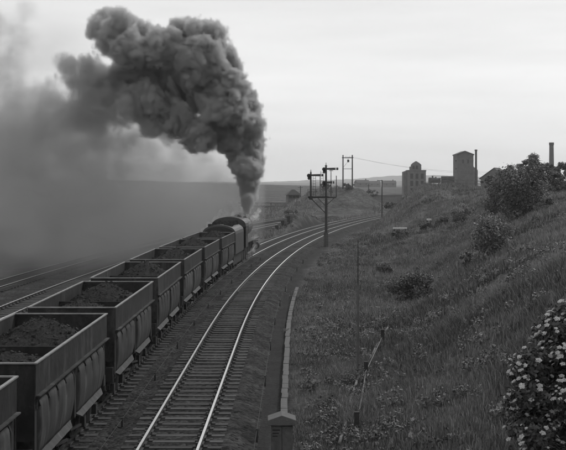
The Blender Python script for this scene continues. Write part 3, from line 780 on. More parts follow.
t = thing('thin_chimney', 'thin iron chimney pipe beside the windowless tower', 'chimney', (x, 440, g))
MB().tube((0,0,-.3), (0,0,CH + 32/F*440 - g), .42, .38, 12).build('stack', M_post, t)
MB().tube((0,0,CH + 31/F*440 - g), (0,0,CH + 32/F*440 - g + .15), .5, .5, 12).build('stack_rim', M_post, t)
x = (551.5 - 283)/F*330; g = H(x, 330)
t = thing('factory_chimney', 'stout brick chimney rising behind the trees at the right', 'chimney', (x, 330, g))
MB().tube((0,0,-.3), (0,0,CH + 38/F*330 - g), .80, .60, 16).build('stack', M_brick2, t, True)
MB().tube((0,0,CH + 37/F*330 - g), (0,0,CH + 39.5/F*330 - g), .68, .68, 16).build('stack_cap', M_brick2, t)
x = (491 - 283)/F*300; g = H(x, 300)
t = thing('gabled_shed', 'dark gabled shed half hidden left of the trees', 'building', (x, 300, g), -.35)
hh = lambda py: CH - (py - 182)/F*300 - g
MB().prism([(-2.6, -.3), (3.2, -.3), (3.2, hh(171.5)), (.8, hh(168.5)), (-2.6, hh(178))], 0, 9).build('wall', M_brick, t)
MB().add([(-3.0,-.3,hh(179.2)),(.8,-.3,hh(168.3)),(.8,9.3,hh(168.3)),(-3.0,9.3,hh(179.2)),(-3.0,-.3,hh(178.6)),(.8,-.3,hh(167.6)),(.8,9.3,hh(167.6)),(-3.0,9.3,hh(178.6))], [(3,2,1,0),(4,5,6,7),(0,1,5,4),(1,2,6,5),(2,3,7,6),(3,0,4,7)]).build('roof', M_roof, t)
MB().span(-.6, .5, -.05, .02, .2, 1.6).build('door', M_dark, t)
# rolling stock standing between the two tall buildings
def stock(px0, px1, top, name, lab, style):
    d = 425; x0, x1 = (px0-283)/F*d, (px1-283)/F*d; xc = (x0+x1)/2; g = H(xc, d); hw = (x1-x0)/2
    t = thing(name, lab, 'wagon', (xc, d, g), 0, 'vehicles standing between the tall buildings'); z = CH - (top-182)/F*d - g
    MB().span(-hw, hw, -1.2, 1.2, .9, 1.25).build('frame', M_dark, t)
    for s in (-.65, -.3, .3, .65):
        w = MB().tube((s*hw, -.85, .48), (s*hw, -.72, .48), .48, .48, 14).build('wheel', M_dark, t)
    if style == 'tank':
        MB().tube((-hw+.2, 0, z-1.0), (hw-.2, 0, z-1.0), .95, .95, 16).build('barrel', M_loco, t, True)
        MB().tube((-.3*hw, 0, z-.2), (-.3*hw, 0, z+.55), .28, .3, 10).tube((.2*hw, 0, z-.2), (.2*hw, 0, z+.25), .35, .2, 10).build('dome', M_loco, t)
    else:
        MB().prismx([(-1.25, 1.25), (1.25, 1.25), (1.25, z-.3), (.6, z), (-.6, z), (-1.25, z-.3)], -hw, hw).build('body', M_steel, t)
        for k in (-.6, 0, .6): MB().span(k*hw-.35, k*hw+.35, -1.28, -1.25, z-1.4, z-.7).build('window', M_glass, t)
stock(428, 441, 177.5, 'tank_engine', 'small dark engine with a dome standing right of the stepped mill', 'tank')
stock(441.5, 454, 176.2, 'covered_van', 'dark covered van standing left of the windowless tower', 'van')
# fence on the embankment edge
fe = thing('post_fence', 'wooden post and rail fence along the top of the grass embankment', 'fence')
fx = [ (px, 163 + (px-415)*.02) for px in range(430, 504, 9)]
fp = []
for px, d in fx:
    x = (px-283)/F*d; z = H(x, d); fp.append(Vector((x, d, z)))
    MB().span(x-.06, x+.06, d-.06, d+.06, z-.3, z+1.05).build('fence_post', M_wood, fe)
for a, b_ in zip(fp[:-1], fp[1:]):
    for h in (.55, .95): MB().bar(a + Vector((0,-.08,h)), b_ + Vector((0,-.08,h)), .04, .09).build('fence_rail', M_wood, fe)
for i, (px, ln, lab) in enumerate(((545.5, 0, 'leftmost'), (550, .02, 'second'), (553.5, .05, 'third'), (557, -.14, 'rightmost, leaning'))):
    d = 118; x = (px-283)/F*d; z = H(x, d)
    MB_ = MB().tube((0,0,-.3), (ln*6, 0, 1.5), .09, .08, 7)
    o = MB_.build('gate_post', M_post); o.location = (x, d, z); tag(o, 'dark upright post below the trees at the right, ' + lab + ' of the four', 'post', 'four posts below the trees')
# low wall behind the pole, and pale houses far away
x0, x1 = (352-283)/F*345, (402-283)/F*345
wl = thing('retaining_wall', 'long low pale wall behind the lineside pole', 'wall', ((x0+x1)/2, 345, H((x0+x1)/2, 345)))
zw = CH - 14/F*345 - wl.location.z
MB().span(-(x1-x0)/2, (x1-x0)/2, 0, .5, -.5, zw).build('wall_face', M_brick, wl)
MB().span(-(x1-x0)/2-.1, (x1-x0)/2+.1, -.1, .6, zw, zw+.3).build('coping', M_concrete, wl)
hs = [(362,190,820,4.6),(374,188.5,980,5),(389,188,900,5)]
nm = ['right of the mound foot','left of the lineside pole','right of the lineside pole']
for (px, py, d, w), lab in zip(hs, nm):
    x = (px-283)/F*d; g = H(x, d)
    t = thing('distant_house', 'pale distant house ' + lab, 'house', (x, d, g), random.uniform(-.4, .4), 'distant houses')
    z = 3.2
    MB().span(-w, w, -2.5, 2.5, -.5, z).build('wall', M_render, t)
    MB().prismx([(-2.9, z), (2.9, z), (0, z+1.9)], -w-.2, w+.2).build('roof', M_roof, t)
    for s in (-.5, .5): MB().span(s*w-.5, s*w+.5, -2.56, -2.5, z-1.6, z-.5).build('window', M_glass, t)
    MB().span(w*.6-.3, w*.6+.3, -.3, .3, z+.8, z+2.7).build('chimney', M_brick, t)

# ------------------------------------------------------------------ foliage
def leaf_cloud(centres, radii, n, size, squash=.85, tlo=0, thi=1, shell=.55):
    """n leaf quads spread through the volume of clumps; returns V, F, tone"""
    C = np.array(centres); Rr = np.array(radii)
    pw = Rr ** 2; idx = RNG.choice(len(C), n, p=pw / pw.sum())
    v = RNG.normal(size=(n, 3)); v /= np.linalg.norm(v, axis=1)[:, None]
    rad = Rr[idx] * (shell + (1 - shell) * RNG.random(n) ** .6) * (1 + .18 * RNG.normal(size=n))
    c = C[idx] + v * rad[:, None] * np.array([1, 1, squash])
    nrm = v * .7 + RNG.normal(size=(n, 3)) * .55 + np.array([0, 0, .35]); nrm /= np.linalg.norm(nrm, axis=1)[:, None]
    a = np.cross(nrm, RNG.normal(size=(n, 3))); a /= np.linalg.norm(a, axis=1)[:, None]; b = np.cross(nrm, a)
    s = size * (.6 + .8 * RNG.random(n))
    a *= s[:, None]; b *= (s * .55)[:, None]
    bend = nrm * (s * .25)[:, None]
    V = np.stack([c - a, c - b - bend, c + a, c + b - bend], 1).reshape(-1, 3)
    Fa = np.arange(4 * n).reshape(n, 4)
    clump = RNG.random(len(C))[idx]
    tone = np.repeat(np.clip(tlo + (thi - tlo) * (.55 * clump + .45 * RNG.random(n)), 0, 1), 4)
    return V, Fa, tone
def bush(name, label, cat, px, d, w, h, n=2500, leaf=.07, m=None, group='shrubs on the slopes', lobes=14, dx=0, base=None, stems=5, under=-.08):
    x = (px - 283)/F*d + dx; g = H(x, d) if base is None else base
    t = thing(name, label, cat, (x, d, g), 0, group)
    cs, rs = [], []
    for k in range(lobes):
        a = RNG.uniform(0, 2*math.pi); q = RNG.random() ** .5; zz = RNG.uniform(under + .12, .86)
        spread = (1 - ((zz - .5) * 1.7) ** 2 * .55)
        cs.append((math.cos(a) * q * w * .36 * spread, math.sin(a) * q * w * .36 * spread, zz * h)); rs.append(min(w, h) * RNG.uniform(.13, .24))
    V, Fa, tone = leaf_cloud(cs, rs, n, leaf)
    link('crown', npmesh('crown', V, Fa, m or M_leaf, tone), t)
    tb = MB()
    for k in range(stems):
        c = cs[k]; tb.tube((c[0]*.12, c[1]*.12, -.15), (c[0]*.5, c[1]*.5, c[2]*.5), .028*h**.5, .02*h**.5, 5); tb.tube((c[0]*.5, c[1]*.5, c[2]*.5), c, .02*h**.5, .008, 5)
    tb.build('trunk', M_bark, t)
    return t
bush('round_bush', 'round leafy bush halfway up the slope, below the large shrub', 'bush', 491, 67, 2.9, 2.6, 9000, .065, M_leafpale, lobes=24)
bush('domed_bush', 'small domed pale bush on the far embankment face', 'bush', 462, 116, 2.9, 2.1, 5000, .065, M_leafpale, lobes=20)
bush('large_shrub', 'largest dark shrub below the trees on the right slope', 'shrub', 521, 86, 4.0, 4.1, 11000, .075, lobes=30)
bush('large_shrub', 'dark shrub hugging the left flank of the largest shrub', 'shrub', 502, 104, 3.6, 3.4, 7000, .08, lobes=22)
bush('low_bush', 'low dark bush in the gully foot beside the slope', 'bush', 412, 71, 3.4, 2.0, 6500, .065, lobes=24)
bush('low_bush', 'dark bush under the long white board', 'bush', 400, 122, 2.6, 1.0, 2600, .075)
bush('low_bush', 'dark bush beside the small white board', 'bush', 425, 122, 2.2, 1.0, 2200, .075)
bush('low_bush', 'small bush in the gully left of the domed bush', 'bush', 440, 122, 2.2, 1.2, 1800, .075)
bush('low_bush', 'low scrub to the right of the largest shrub', 'bush', 545, 84, 2.0, 1.0, 1700, .075)
bush('low_bush', 'low scrub left of the round bush on the slope', 'bush', 470, 72, 1.6, .9, 1400, .075)
bush('low_bush', 'low bush at the foot of the concrete post lawn', 'bush', 384, 92, 1.8, .9, 1500, .07)
bush('low_bush', 'dark scrub beside the curve right of the bracket signal', 'bush', 393, 168, 3.0, 1.3, 1800, .10)
bush('low_bush', 'dark bush beside the timber steps', 'bush', 290, 180, 2.8, 1.9, 2400, .1)
bush('low_bush', 'bush on the bank below the signal cabin', 'bush', 291, 215, 4.0, 2.4, 2400, .12)
bush('low_bush', 'scrub on the crown of the mound between the poles', 'bush', 349, 281, 3.6, 1.4, 1600, .12)
bush('low_bush', 'scrub on the left shoulder of the mound', 'bush', 326, 283, 4.2, 1.4, 1600, .12)
bush('low_bush', 'ragged scrub at the right foot of the mound', 'bush', 371, 283, 4.6, 1.8, 1600, .12)

def tree(px, d, w, h, lab, n=7000, leaf=.12, lobes=26, trunk=.22):
    x = (px - 283)/F*d; g = H(x, d)
    t = thing('tree', lab, 'tree', (x, d, g), 0, 'trees on the skyline at the right')
    cs, rs = [], []
    for k in range(lobes):
        a = RNG.uniform(0, 2*math.pi); q = RNG.random() ** .5; zz = RNG.uniform(.22, .92); sp = math.sin(math.pi * min(1, .22 + zz * .78)) ** .6
        cs.append((math.cos(a)*q*w*.45*sp, math.sin(a)*q*w*.45*sp, zz*h)); rs.append(h * RNG.uniform(.07, .14))
    V, Fa, tone = leaf_cloud(cs, rs, n, leaf, shell=.4)
    link('crown', npmesh('crown', V, Fa, M_leaf, tone), t)
    tb = MB().tube((0,0,-.3), (.1, 0, h*.35), trunk, trunk*.7, 8).tube((.1,0,h*.35), (0,.1,h*.7), trunk*.7, trunk*.3, 7)
    for c in cs[:12]: tb.tube((.08, 0, h*random.uniform(.25, .6)), c, trunk*.3, .02, 5)
    tb.build('trunk', M_bark, t)
tree(531, 124, 5.0, 4.3, 'tallest tree in the clump at the right skyline', 9000, .085, 30)
tree(517, 128, 4.6, 3.5, 'tree left of the tallest one on the skyline', 7500, .085, 28)
tree(504, 134, 4.4, 2.7, 'low spreading tree at the left end of the clump', 5500, .085)
tree(544, 130, 4.0, 3.4, 'tree in front of the stout brick chimney', 6500, .085)
tree(560, 136, 4.6, 3.2, 'tree right of the stout brick chimney', 6500, .085)
tree(553, 118, 3.6, 2.3, 'low tree above the four posts', 4500, .08)
tree(538, 114, 3.8, 3.0, 'tree behind the largest shrub', 5500, .08)
tree(574, 132, 4.4, 3.0, 'tree cut off by the right edge of the picture', 4500, .085)
tree(492, 146, 3.6, 1.7, 'lowest tree beside the gabled shed', 3000, .09)

# elder bush at the lower right, close to the camera
ex, ey = 5.5, 20.6; eg = H(ex, ey)
eb = thing('elder_bush', 'flowering elder bush with flat cream flower heads at the lower right', 'bush', (ex, ey, eg))
cs, rs = [], []
top = 5.0 - eg; ER = np.random.default_rng(21)
for k in range(150):
    v = ER.normal(size=3); v /= np.linalg.norm(v); q = ER.uniform(.25, 1) ** .45
    cs.append((v[0]*q*1.55, v[1]*q*1.2, top*.42 + v[2]*q*top*.50)); rs.append(ER.uniform(.2, .34))
V, Fa, tone = leaf_cloud(cs, rs, 70000, .048, shell=.35)
keep = np.repeat(V.reshape(-1, 4, 3)[:, :, 2].min(1) > -.2, 4); V2 = V.reshape(-1, 4, 3)[keep[::4]].reshape(-1, 3)
link('foliage', npmesh('foliage', V2, np.arange(len(V2)).reshape(-1, 4), M_elder, tone[keep]), eb)
tb = MB()
for c in cs[:20]: tb.tube((c[0]*.15, c[1]*.15, -.2), (c[0]*.6, c[1]*.6, c[2]*.6), .04, .025, 6); tb.tube((c[0]*.6, c[1]*.6, c[2]*.6), c, .025, .01, 5)
tb.build('stem', M_bark, eb)
def umbel(seed):
    r = np.random.default_rng(seed); n = 150
    q = np.sqrt(r.random(n)); a = r.uniform(0, 2*math.pi, n); lump = .86 + .14*np.cos(5*a + seed)
    c = np.stack([q*np.cos(a)*.085*lump, q*np.sin(a)*.07*lump, .018*(1-q*q) + r.normal(0, .004, n)], -1)
    s = .0085; e1 = r.normal(size=(n, 3)) * [1, 1, .4]; e1 /= np.linalg.norm(e1, axis=1)[:, None]
    up = np.array([0, 0, 1.0]); e2 = np.cross(e1, up); e2 /= np.linalg.norm(e2, axis=1)[:, None]
    V = np.stack([c - e1*s, c - e2*s, c + e1*s, c + e2*s], 1).reshape(-1, 3)
    return npmesh('flower_cluster', V, np.arange(4*n).reshape(n, 4), M_flower)
UM = [umbel(k) for k in range(5)]
C = np.array(cs); k = 0; tries = 0
while k < 300 and tries < 40000:
    tries += 1
    i = RNG.integers(len(C)); v = RNG.normal(size=3) + np.array([-.6, -1.0, .6]); v /= np.linalg.norm(v)
    p = C[i] + v * rs[i] * 1.12
    dd_ = np.linalg.norm((C - p) / np.array([1, 1, 1]), axis=1) / np.array(rs)
    if dd_.min() < .88 or p[2] < .3 or p[1] > .2 or p[0] > -.3: continue
    o = link('flower_cluster', UM[k % 5], eb); o.location = p
    o.rotation_euler = Vector((v[0]*.7, v[1]*.8, .75)).to_track_quat('Z', 'Y').to_euler(); s = RNG.uniform(.35, .75); o.scale = (s, s, s); k += 1

# ------------------------------------------------------------------ grass
def grass(name, n, region, hgt, wid, blades, m=None, side=1):
    x0, x1, d0, d1 = region
    x = RNG.uniform(x0, x1, n * 3); d = RNG.uniform(d0, d1, n * 3)
    u = x - XT(d); px = 283 + x / d * F
    ok = ((u > 3.15) if side > 0 else (u < -6.3) & ((u > -9.2) | (u < -20))) & (px < 600) & (px > 240)
    ok &= RNG.random(n * 3) < np.clip(.55 + 1.1 * fbm(x * .35, d * .25), .12, 1)
    x, d = x[ok][:n], d[ok][:n]; n = len(x); z = height(x, d)
    hf = np.clip(.75 + 1.0 * fbm(x * .5 + 11, d * .35), .3, 1.6) * hgt
    hf = hf * np.where(np.abs(u[ok][:n]) < 4.6, .5, 1)
    base = np.repeat(np.stack([x, d, z], -1), blades, 0); N_ = n * blades
    base[:, :2] += RNG.normal(0, .10 + .02 * 1, (N_, 2)); 
    h = np.repeat(hf, blades) * RNG.uniform(.5, 1.25, N_); a = RNG.uniform(0, 2*math.pi, N_)
    lean = RNG.uniform(.1, .65, N_) * h
    dirv = np.stack([np.cos(a), np.sin(a)], -1); dirv[:, 0] -= .25     # combed down the slope
    w = wid * RNG.uniform(.6, 1.4, N_); side = RNG.uniform(0, math.pi, N_); sv = np.stack([np.cos(side), np.sin(side) * .6, 0*side], -1) * w[:, None]
    mid = base.copy(); mid[:, :2] += dirv * (lean * .3)[:, None]; mid[:, 2] += h * .6
    tip = base.copy(); tip[:, :2] += dirv * lean[:, None]; tip[:, 2] += h
    base[:, 2] -= .03
    V = np.stack([base - sv, base + sv, mid + sv * .7, mid - sv * .7, tip], 1).reshape(-1, 3)
    k = np.arange(N_) * 5
    T = np.concatenate([np.stack([k, k+1, k+2], -1), np.stack([k, k+2, k+3], -1), np.stack([k+3, k+2, k+4], -1)])
    patch = np.clip(.5 + .9 * fbm(x * .22 + 3, d * .15), 0, 1)
    tone = np.repeat(np.clip(.5 * np.repeat(patch, blades) + .7 * RNG.random(N_) ** 1.8, 0, 1), 5)
    o = kind(link(name, npmesh(name, V, T, m or M_grass, tone)), 'stuff'); return o
o = grass('rough_grass', 15000, (.2, 12, 23, 50), .33, .010, 10); tag(o, 'rough long grass covering the near slope', 'grass')
o = grass('rough_grass', 15000, (0, 24, 50, 100), .36, .016, 8); tag(o, 'rough grass covering the middle of the slope', 'grass')
o = grass('rough_grass', 12000, (3, 42, 100, 190), .36, .022, 7); tag(o, 'rough grass covering the far embankment', 'grass')
o = grass('rough_grass', 9000, (-8, 40, 150, 330), .5, .05, 5, side=-1); tag(o, 'rough grass on the mound and the bank beyond the tracks', 'grass')
def weeds(name, n, region, lab):
    x0, x1, d0, d1 = region; x = RNG.uniform(x0, x1, n); d = RNG.uniform(d0, d1, n); u = x - XT(d); px = 283 + x / d * F
    ok = (u > 3.4) & (px < 590); x, d = x[ok], d[ok]; z = height(x, d); cs = []; rs = []
    for a, b, c in zip(x, d, z):
        r = RNG.uniform(.10, .30); cs.append((a, b, c + r * .7)); rs.append(r)
        for k in range(RNG.integers(0, 4)): cs.append((a + RNG.normal(0, .3), b + RNG.normal(0, .35), c + r * .6)); rs.append(r * RNG.uniform(.5, .9))
    V, Fa, tone = leaf_cloud(cs, rs, len(cs) * 34, .045, shell=.3)
    o = kind(link(name, npmesh(name, V, Fa, M_weed, tone)), 'stuff'); tag(o, lab, 'weeds')
M_weed = leafmat('weed leaves', .02, .24)
weeds('weeds', 520, (.4, 12, 23, 62), 'leafy weeds scattered through the near grass')
weeds('weeds', 700, (1, 24, 62, 130), 'leafy weeds scattered through the farther grass')
o = grass('seed_heads', 2600, (.2, 12, 23, 60), .5, .006, 2, m=M_seed); tag(o, 'pale dry seed heads standing in the near grass', 'grass')
# docks and seed heads standing up out of the grass, white daisies by the pipe
def flowers(name, lab, px, py_d, n, spread, size, hgt):
    x0 = (px - 283)/F*py_d; t = thing(name, lab, 'flowers', (x0, py_d, H(x0, py_d)))
    st = MB(); V = []; 
    for k in range(n):
        x = RNG.normal(0, spread); y = RNG.normal(0, spread * 1.3); z = H(x0 + x, py_d + y) - t.location.z; h = hgt * RNG.uniform(.6, 1.2)
        st.tube((x, y, z - .02), (x + .03, y, z + h), .005, .004, 3)
        s = size * RNG.uniform(.7, 1.3); q = [(x+.03 + s*math.cos(a), y - .3*s*math.sin(a), z + h + s*.8*math.sin(a)) for a in [2*math.pi*j/7 for j in range(7)]]
        V.append(q)
    kind(st.build('stems', M_bark, t), 'stuff'); fm = MB()
    for q in V: fm.add(q, [tuple(range(7))])
    kind(fm.build('flower_heads', M_flower, t), 'stuff')
flowers('daisy_clump', 'clump of white daisies beside the jointed pipe', 351, 41.2, 90, .30, .019, .4)
flowers('daisy_clump', 'pale weeds at the end of the cable trough', 300, 74, 60, .6, .02, .3)

# ------------------------------------------------------------------ smoke and steam
def ico(sub):
    bm = bmesh.new(); bmesh.ops.create_icosphere(bm, subdivisions=sub, radius=1); bm.verts.ensure_lookup_table()
    v = np.array([q.co[:] for q in bm.verts]); f = np.array([[q.index for q in p.verts] for p in bm.faces]); bm.free(); return v, f
ICO = {1: ico(1), 2: ico(2), 3: ico(3)}
def cloud(name, puffs, material, voxel, kids, label, cat):
    """billowing hull: puffs carrying smaller puffs carrying smaller ones, fused into one closed skin"""
    r_ = np.random.default_rng(5); sph = []
    for (px, py, rpx, d) in puffs:
        c = np.array(P(px, py, d)); r = rpx / F * d; sph.append((c, r * .86, 3))
        for lev in range(kids[0]):
            v = r_.normal(size=3); v /= np.linalg.norm(v); q = r * r_.uniform(.22, .42); c2 = c + v * (r * .86 - q * .25); sph.append((c2, q, 2))
            if q > voxel * 3:
                for l2 in range(kids[1]):
                    w = r_.normal(size=3) + v * .8; w /= np.linalg.norm(w); q2 = q * r_.uniform(.25, .5); sph.append((c2 + w * (q - q2 * .3), q2, 1))
    Vs, Fs, b = [], [], 0
    for c, r, k in sph: v, f = ICO[k]; Vs.append(v * r + c); Fs.append(f + b); b += len(v)
    me = npmesh(name, np.concatenate(Vs), np.concatenate(Fs), material)
    o = kind(link(name, me), 'stuff'); tag(o, label, cat)
    m = o.modifiers.new('remesh', 'REMESH'); m.mode = 'VOXEL'; m.voxel_size = voxel; m.use_smooth_shade = True
    return o
DS = 106
_G3 = np.random.default_rng(3).random((48, 48, 48)).astype(np.float32)
def noise3(x, y, z):
    r = []
    for q in (x, y, z):
        i = np.floor(q).astype(np.int32); f = (q - i).astype(np.float32); r.append((i % 48, (i + 1) % 48, f * f * (3 - 2 * f)))
    (a0, a1, fa), (b0, b1, fb), (c0, c1, fc) = r
    g = lambda i, j, k: _G3[i, j, k]
    u = (g(a0,b0,c0)*(1-fa) + g(a1,b0,c0)*fa)*(1-fb) + (g(a0,b1,c0)*(1-fa) + g(a1,b1,c0)*fa)*fb
    w = (g(a0,b0,c1)*(1-fa) + g(a1,b0,c1)*fa)*(1-fb) + (g(a0,b1,c1)*(1-fa) + g(a1,b1,c1)*fa)*fb
    return u*(1-fc) + w*fc
def billow3(x, y, z, o=5, gain=.55):
    """puffy noise, 0 in the creases and towards 1 on the bulges"""
    t = 0; a = 1; n = 0
    for k in range(o):
        t = t + a * np.abs(2 * noise3(x * 2.05**k + 9.1*k, y * 2.05**k + 4.7*k, z * 2.05**k + 1.3*k) - 1); n += a; a *= gain
    return t / n
def volume_grid(name, lo, hi, vox, fill, material, label):
    """smoke as a voxel cloud: the density is worked out here and handed to a Volume Cube node"""
    lo = np.array(lo, float); hi = np.array(hi, float); res = np.ceil((hi - lo) / vox).astype(int) + 1; hi = lo + (res - 1) * vox
    ax = [lo[k] + vox * np.arange(res[k]) for k in range(3)]
    dens = fill(ax).astype(np.float32)                                  # indexed x, y, z
    flat = dens.transpose(2, 1, 0).ravel(); n = len(flat)               # x runs fastest
    co = np.zeros((n, 3), np.float32); co[0] = lo; co[-1] = hi
    me = bpy.data.meshes.new(name); me.vertices.add(n); me.vertices.foreach_set('co', co.ravel())
    at = me.attributes.new('dens', 'FLOAT', 'POINT'); at.data.foreach_set('value', flat); me.materials.append(material)
    o = kind(link(name, me), 'stuff'); tag(o, label, 'smoke')
    g = bpy.data.node_groups.new(name, 'GeometryNodeTree')
    g.interface.new_socket('Geometry', in_out='INPUT', socket_type='NodeSocketGeometry'); g.interface.new_socket('Geometry', in_out='OUTPUT', socket_type='NodeSocketGeometry')
    gi = N(g, 'NodeGroupInput'); go = N(g, 'NodeGroupOutput'); pos = N(g, 'GeometryNodeInputPosition'); sep = N(g, 'ShaderNodeSeparateXYZ'); lk = g.links.new
    lk(pos.outputs[0], sep.inputs[0])
    def m2(op, a, b):
        k = N(g, 'ShaderNodeMath', operation=op)
        for q, v in enumerate((a, b)):
            if isinstance(v, (int, float)): k.inputs[q].default_value = v
            else: lk(v, k.inputs[q])
        return k.outputs[0]
    idx = []
    for k in range(3): idx.append(m2('FLOOR', m2('ADD', m2('DIVIDE', m2('SUBTRACT', sep.outputs[k], float(lo[k])), vox), .5), 0.0))
    I_ = m2('ADD', idx[0], m2('MULTIPLY', m2('ADD', idx[1], m2('MULTIPLY', idx[2], float(res[1]))), float(res[0])))
    na = N(g, 'GeometryNodeInputNamedAttribute', data_type='FLOAT'); na.inputs['Name'].default_value = 'dens'
    si = N(g, 'GeometryNodeSampleIndex', data_type='FLOAT', domain='POINT', clamp=True)
    lk(gi.outputs[0], si.inputs['Geometry']); lk(na.outputs['Attribute'], si.inputs['Value']); lk(I_, si.inputs['Index'])
    vc = N(g, 'GeometryNodeVolumeCube'); lk(si.outputs[0], vc.inputs['Density'])
    vc.inputs['Min'].default_value = tuple(lo); vc.inputs['Max'].default_value = tuple(hi)
    for k, nm_ in enumerate(('Resolution X', 'Resolution Y', 'Resolution Z')): vc.inputs[nm_].default_value = int(res[k])
    sm = N(g, 'GeometryNodeSetMaterial'); sm.inputs['Material'].default_value = material
    lk(vc.outputs[0], sm.inputs[0]); lk(sm.outputs[0], go.inputs[0])
    md = o.modifiers.new('smoke', 'NODES'); md.node_group = g
    return o
# puffs: photograph position, radius in pixels, peak density per metre
col = [(247,213,3.5,4,105.5),(247,216,3,5,105.3),(247,210,4.6,5,105.6),(247.5,203.5,6.5,5,105.8),(248.5,195.5,8.5,4.5,106),(249,186,10.5,4.5,106.2),(247,207,5,4),(248,200,7,4),(249,191,9,4),(249,181,12,4),(248,170,15,4),(246,158,18,4),(252,145,16,4),(240,140,22,4),(250,128,15,4),(232,126,24,3.5),
       (240,108,20,3.5),(222,108,26,3.2),(229,88,20,3),(210,90,28,2.8),(216,66,25,2.8),(200,60,27,2.6),(207,40,21,2.6),(190,38,19,2.4),(180,30,12,2.2),(194,28,12,2.2),(185,70,28,2.4),(170,100,27,2.2),(180,118,22,2.4),
       (165,48,24,2.2),(148,42,20,2),(150,70,26,2),(130,48,22,2),(117,30,18,1.8),(106,18,13,1.6),(98,28,13,1.6),(120,20,12,1.6),(110,44,16,1.6),(128,78,24,1.7),(148,104,24,1.8),(200,136,18,2.6),(212,128,20,2.8),
       (112,92,24,1.3),(128,112,22,1.4),(150,124,18,1.5),(92,84,24,1.4),(104,80,20,1.4),(78,74,20,1.2),(66,63,14,1.2),(168,132,16,1.5),(92,108,30,.9),(70,118,30,.7),(100,138,26,.7),(128,140,20,.7),(50,100,22,.6),
       (45,128,34,.5),(18,130,36,.42),(-8,128,40,.4),(20,98,30,.42),(70,150,28,.4),(30,160,32,.36),(0,165,34,.36),(12,64,26,.38),(18,34,20,.34),(-8,80,34,.38),(-12,30,28,.34),(28,12,16,.26),
       (150,150,22,.34),(180,150,20,.38),(205,158,16,.3),(120,162,24,.25),(170,172,20,.14),(215,176,14,.22),(95,172,28,.25),(228,186,12,.3)]
col = [(p + (DS + 2.0*math.sin(i*1.7),)) if len(p) == 4 else p for i, p in enumerate(col)]
def fill_plume(ax):
    X, Y, Z = [q.astype(np.float32) for q in np.meshgrid(*ax, indexing='ij')]
    w1 = noise3(X*.25 + 3, Y*.25, Z*.25) - .5; w2 = noise3(X*.25, Y*.25 + 7, Z*.25) - .5       # curl the air a little
    b = billow3(X*.42 + 1.3*w1, Y*.42, Z*.42 + 1.3*w2, 5, .72); out = np.zeros(X.shape, np.float32)
    fine = noise3(X*1.7 + 2*w2, Y*1.7, Z*1.7 + 2*w1) + .6 * noise3(X*3.3, Y*3.3, Z*3.3) - .8
    for px, py, rp, sg, d in col:
        c = P(px, py, d); r = rp / F * d; R_ = r * 1.6
        sl = tuple(slice(max(0, int((c[k] - R_ - ax[k][0]) / .16)), max(0, int((c[k] + R_ - ax[k][0]) / .16) + 2)) for k in range(3))
        if any(q.stop <= q.start for q in sl): continue
        q = np.sqrt((X[sl] - c[0])**2 + (Y[sl] - c[1])**2 + (Z[sl] - c[2])**2) / r
        soft = .12 if sg > 1.5 else (.3 if sg > .8 else .6)
        amp = (1.25 if sg > .8 else .9) if r > .7 else .45
        e = q - amp * (b[sl] - .30) + (.30 if r > .7 else .14) * fine[sl]
        v = sg * (1.5 if sg > 1.5 else 1) * np.clip((1.0 - e) / soft, 0, 1) ** 1.5 * (1 if sg > 1.5 else np.clip(.25 + 2.4 * b[sl], 0, 1.6))
        out[sl] = np.maximum(out[sl], v)
    return out
M_smoke = volmat('black smoke', 1.0, .64, .3)
volume_grid('smoke_plume', (-29.5, 97.5, 4.0), (-.6, 115.5, 24.6), .16, fill_plume, M_smoke, 'thick black smoke plume billowing from the engine chimney and trailing left')
veil = [(20,120,112,14,18,14,.5),(-20,170,112,15,24,10,.6),(60,178,110,17,22,8,.65),(150,184,110,16,16,6,.6),
        (0,225,108,18,34,10,.9),(70,225,112,17,28,8,.8),(-30,255,94,16,28,8,.4),(150,216,111,14,18,7,.8),(205,212,107,5,10,4,.5),(215,195,108,5,8,4,.5),(40,262,90,9,16,4,.2)]
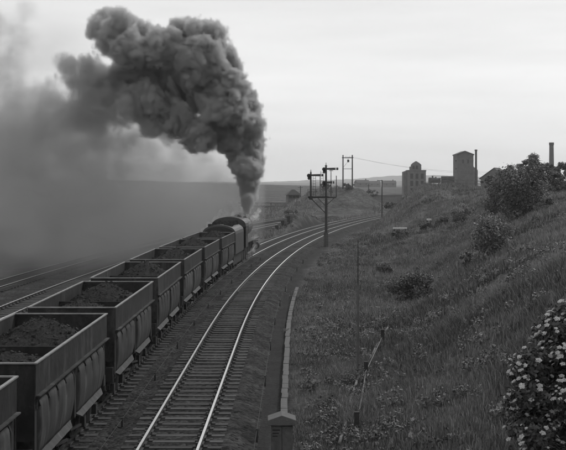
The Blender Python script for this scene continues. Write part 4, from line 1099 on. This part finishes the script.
def fill_veil(ax):
    X, Y, Z = [q.astype(np.float32) for q in np.meshgrid(*ax, indexing='ij')]
    b = billow3(X*.10, Y*.07, Z*.16, 4, .6); out = np.zeros(X.shape, np.float32)
    for px, py, d, rx, ry, rz, w in veil:
        c = P(px, py, d); q = ((X - c[0])/rx)**2 + ((Y - c[1])/ry)**2 + ((Z - c[2])/rz)**2
        out += w * np.clip(1 - q, 0, 1) ** 2
    side = np.clip((-6.0 - X + XT(Y).astype(np.float32) + 4) / 4, 0, 1)       # keeps off the train
    return out * np.clip(4.6 * b - .3, .08, 3) * .078 * np.where(Y < 100, side, 1)
M_veil = volmat('thin smoke', 1.0, .60, .2)
volume_grid('drifting_smoke', (-52, 62, -.3), (-2, 146, 26), .5, fill_veil, M_veil, 'thin grey smoke drifting low across the fields at the left')
M_steam = volmat('white steam', 1.3, .97, .2, noise=(1.9, .42, .60, .0)); M_steam.cycles.volume_step_rate = .2
M_thinsteam = volmat('leaking steam', .45, .97, .2, noise=(2.2, .42, .60, .0)); M_thinsteam.cycles.volume_step_rate = .2
cloud('steam_puff', [(237,209,7,104),(230,206,6,104),(242,213,5,104),(222,213,5,102.5),(216,219,4,101.5),(209,225,4,100.5),(203,230,3,100),(225,213,4,103),(220,218,3.5,102),(213,222,3,101),(207,228,2.5,100),(234,215,4,103)], M_steam, .07, (12, 6), 'white steam drifting left from the top of the boiler', 'steam')
cloud('steam_puff', [(256,215,4,108),(259,211,3,108),(253,218,3.5,107),(257,219,2.5,106)], M_steam, .05, (10, 4), 'small white steam puff right of the chimney', 'steam')
cloud('steam_puff', [(255,246,3.4,103),(253,250,3.2,102.4),(251,254,3,101.8),(248,257,2.8,101),(244,260,2.4,100.4),(240,262,2,100),(255,241,2.8,103),(255.5,236,2.4,103),(256,230,2,103)], M_thinsteam, .05, (10, 4), 'white steam leaking low beside the engine wheels', 'steam')

# ------------------------------------------------------------------ haze in the distance
hz = MB().span(-2100, 2100, -60, 4700, -4, 60).build('haze', volmat('haze air', .0002, .96, .3)); kind(hz, 'stuff')
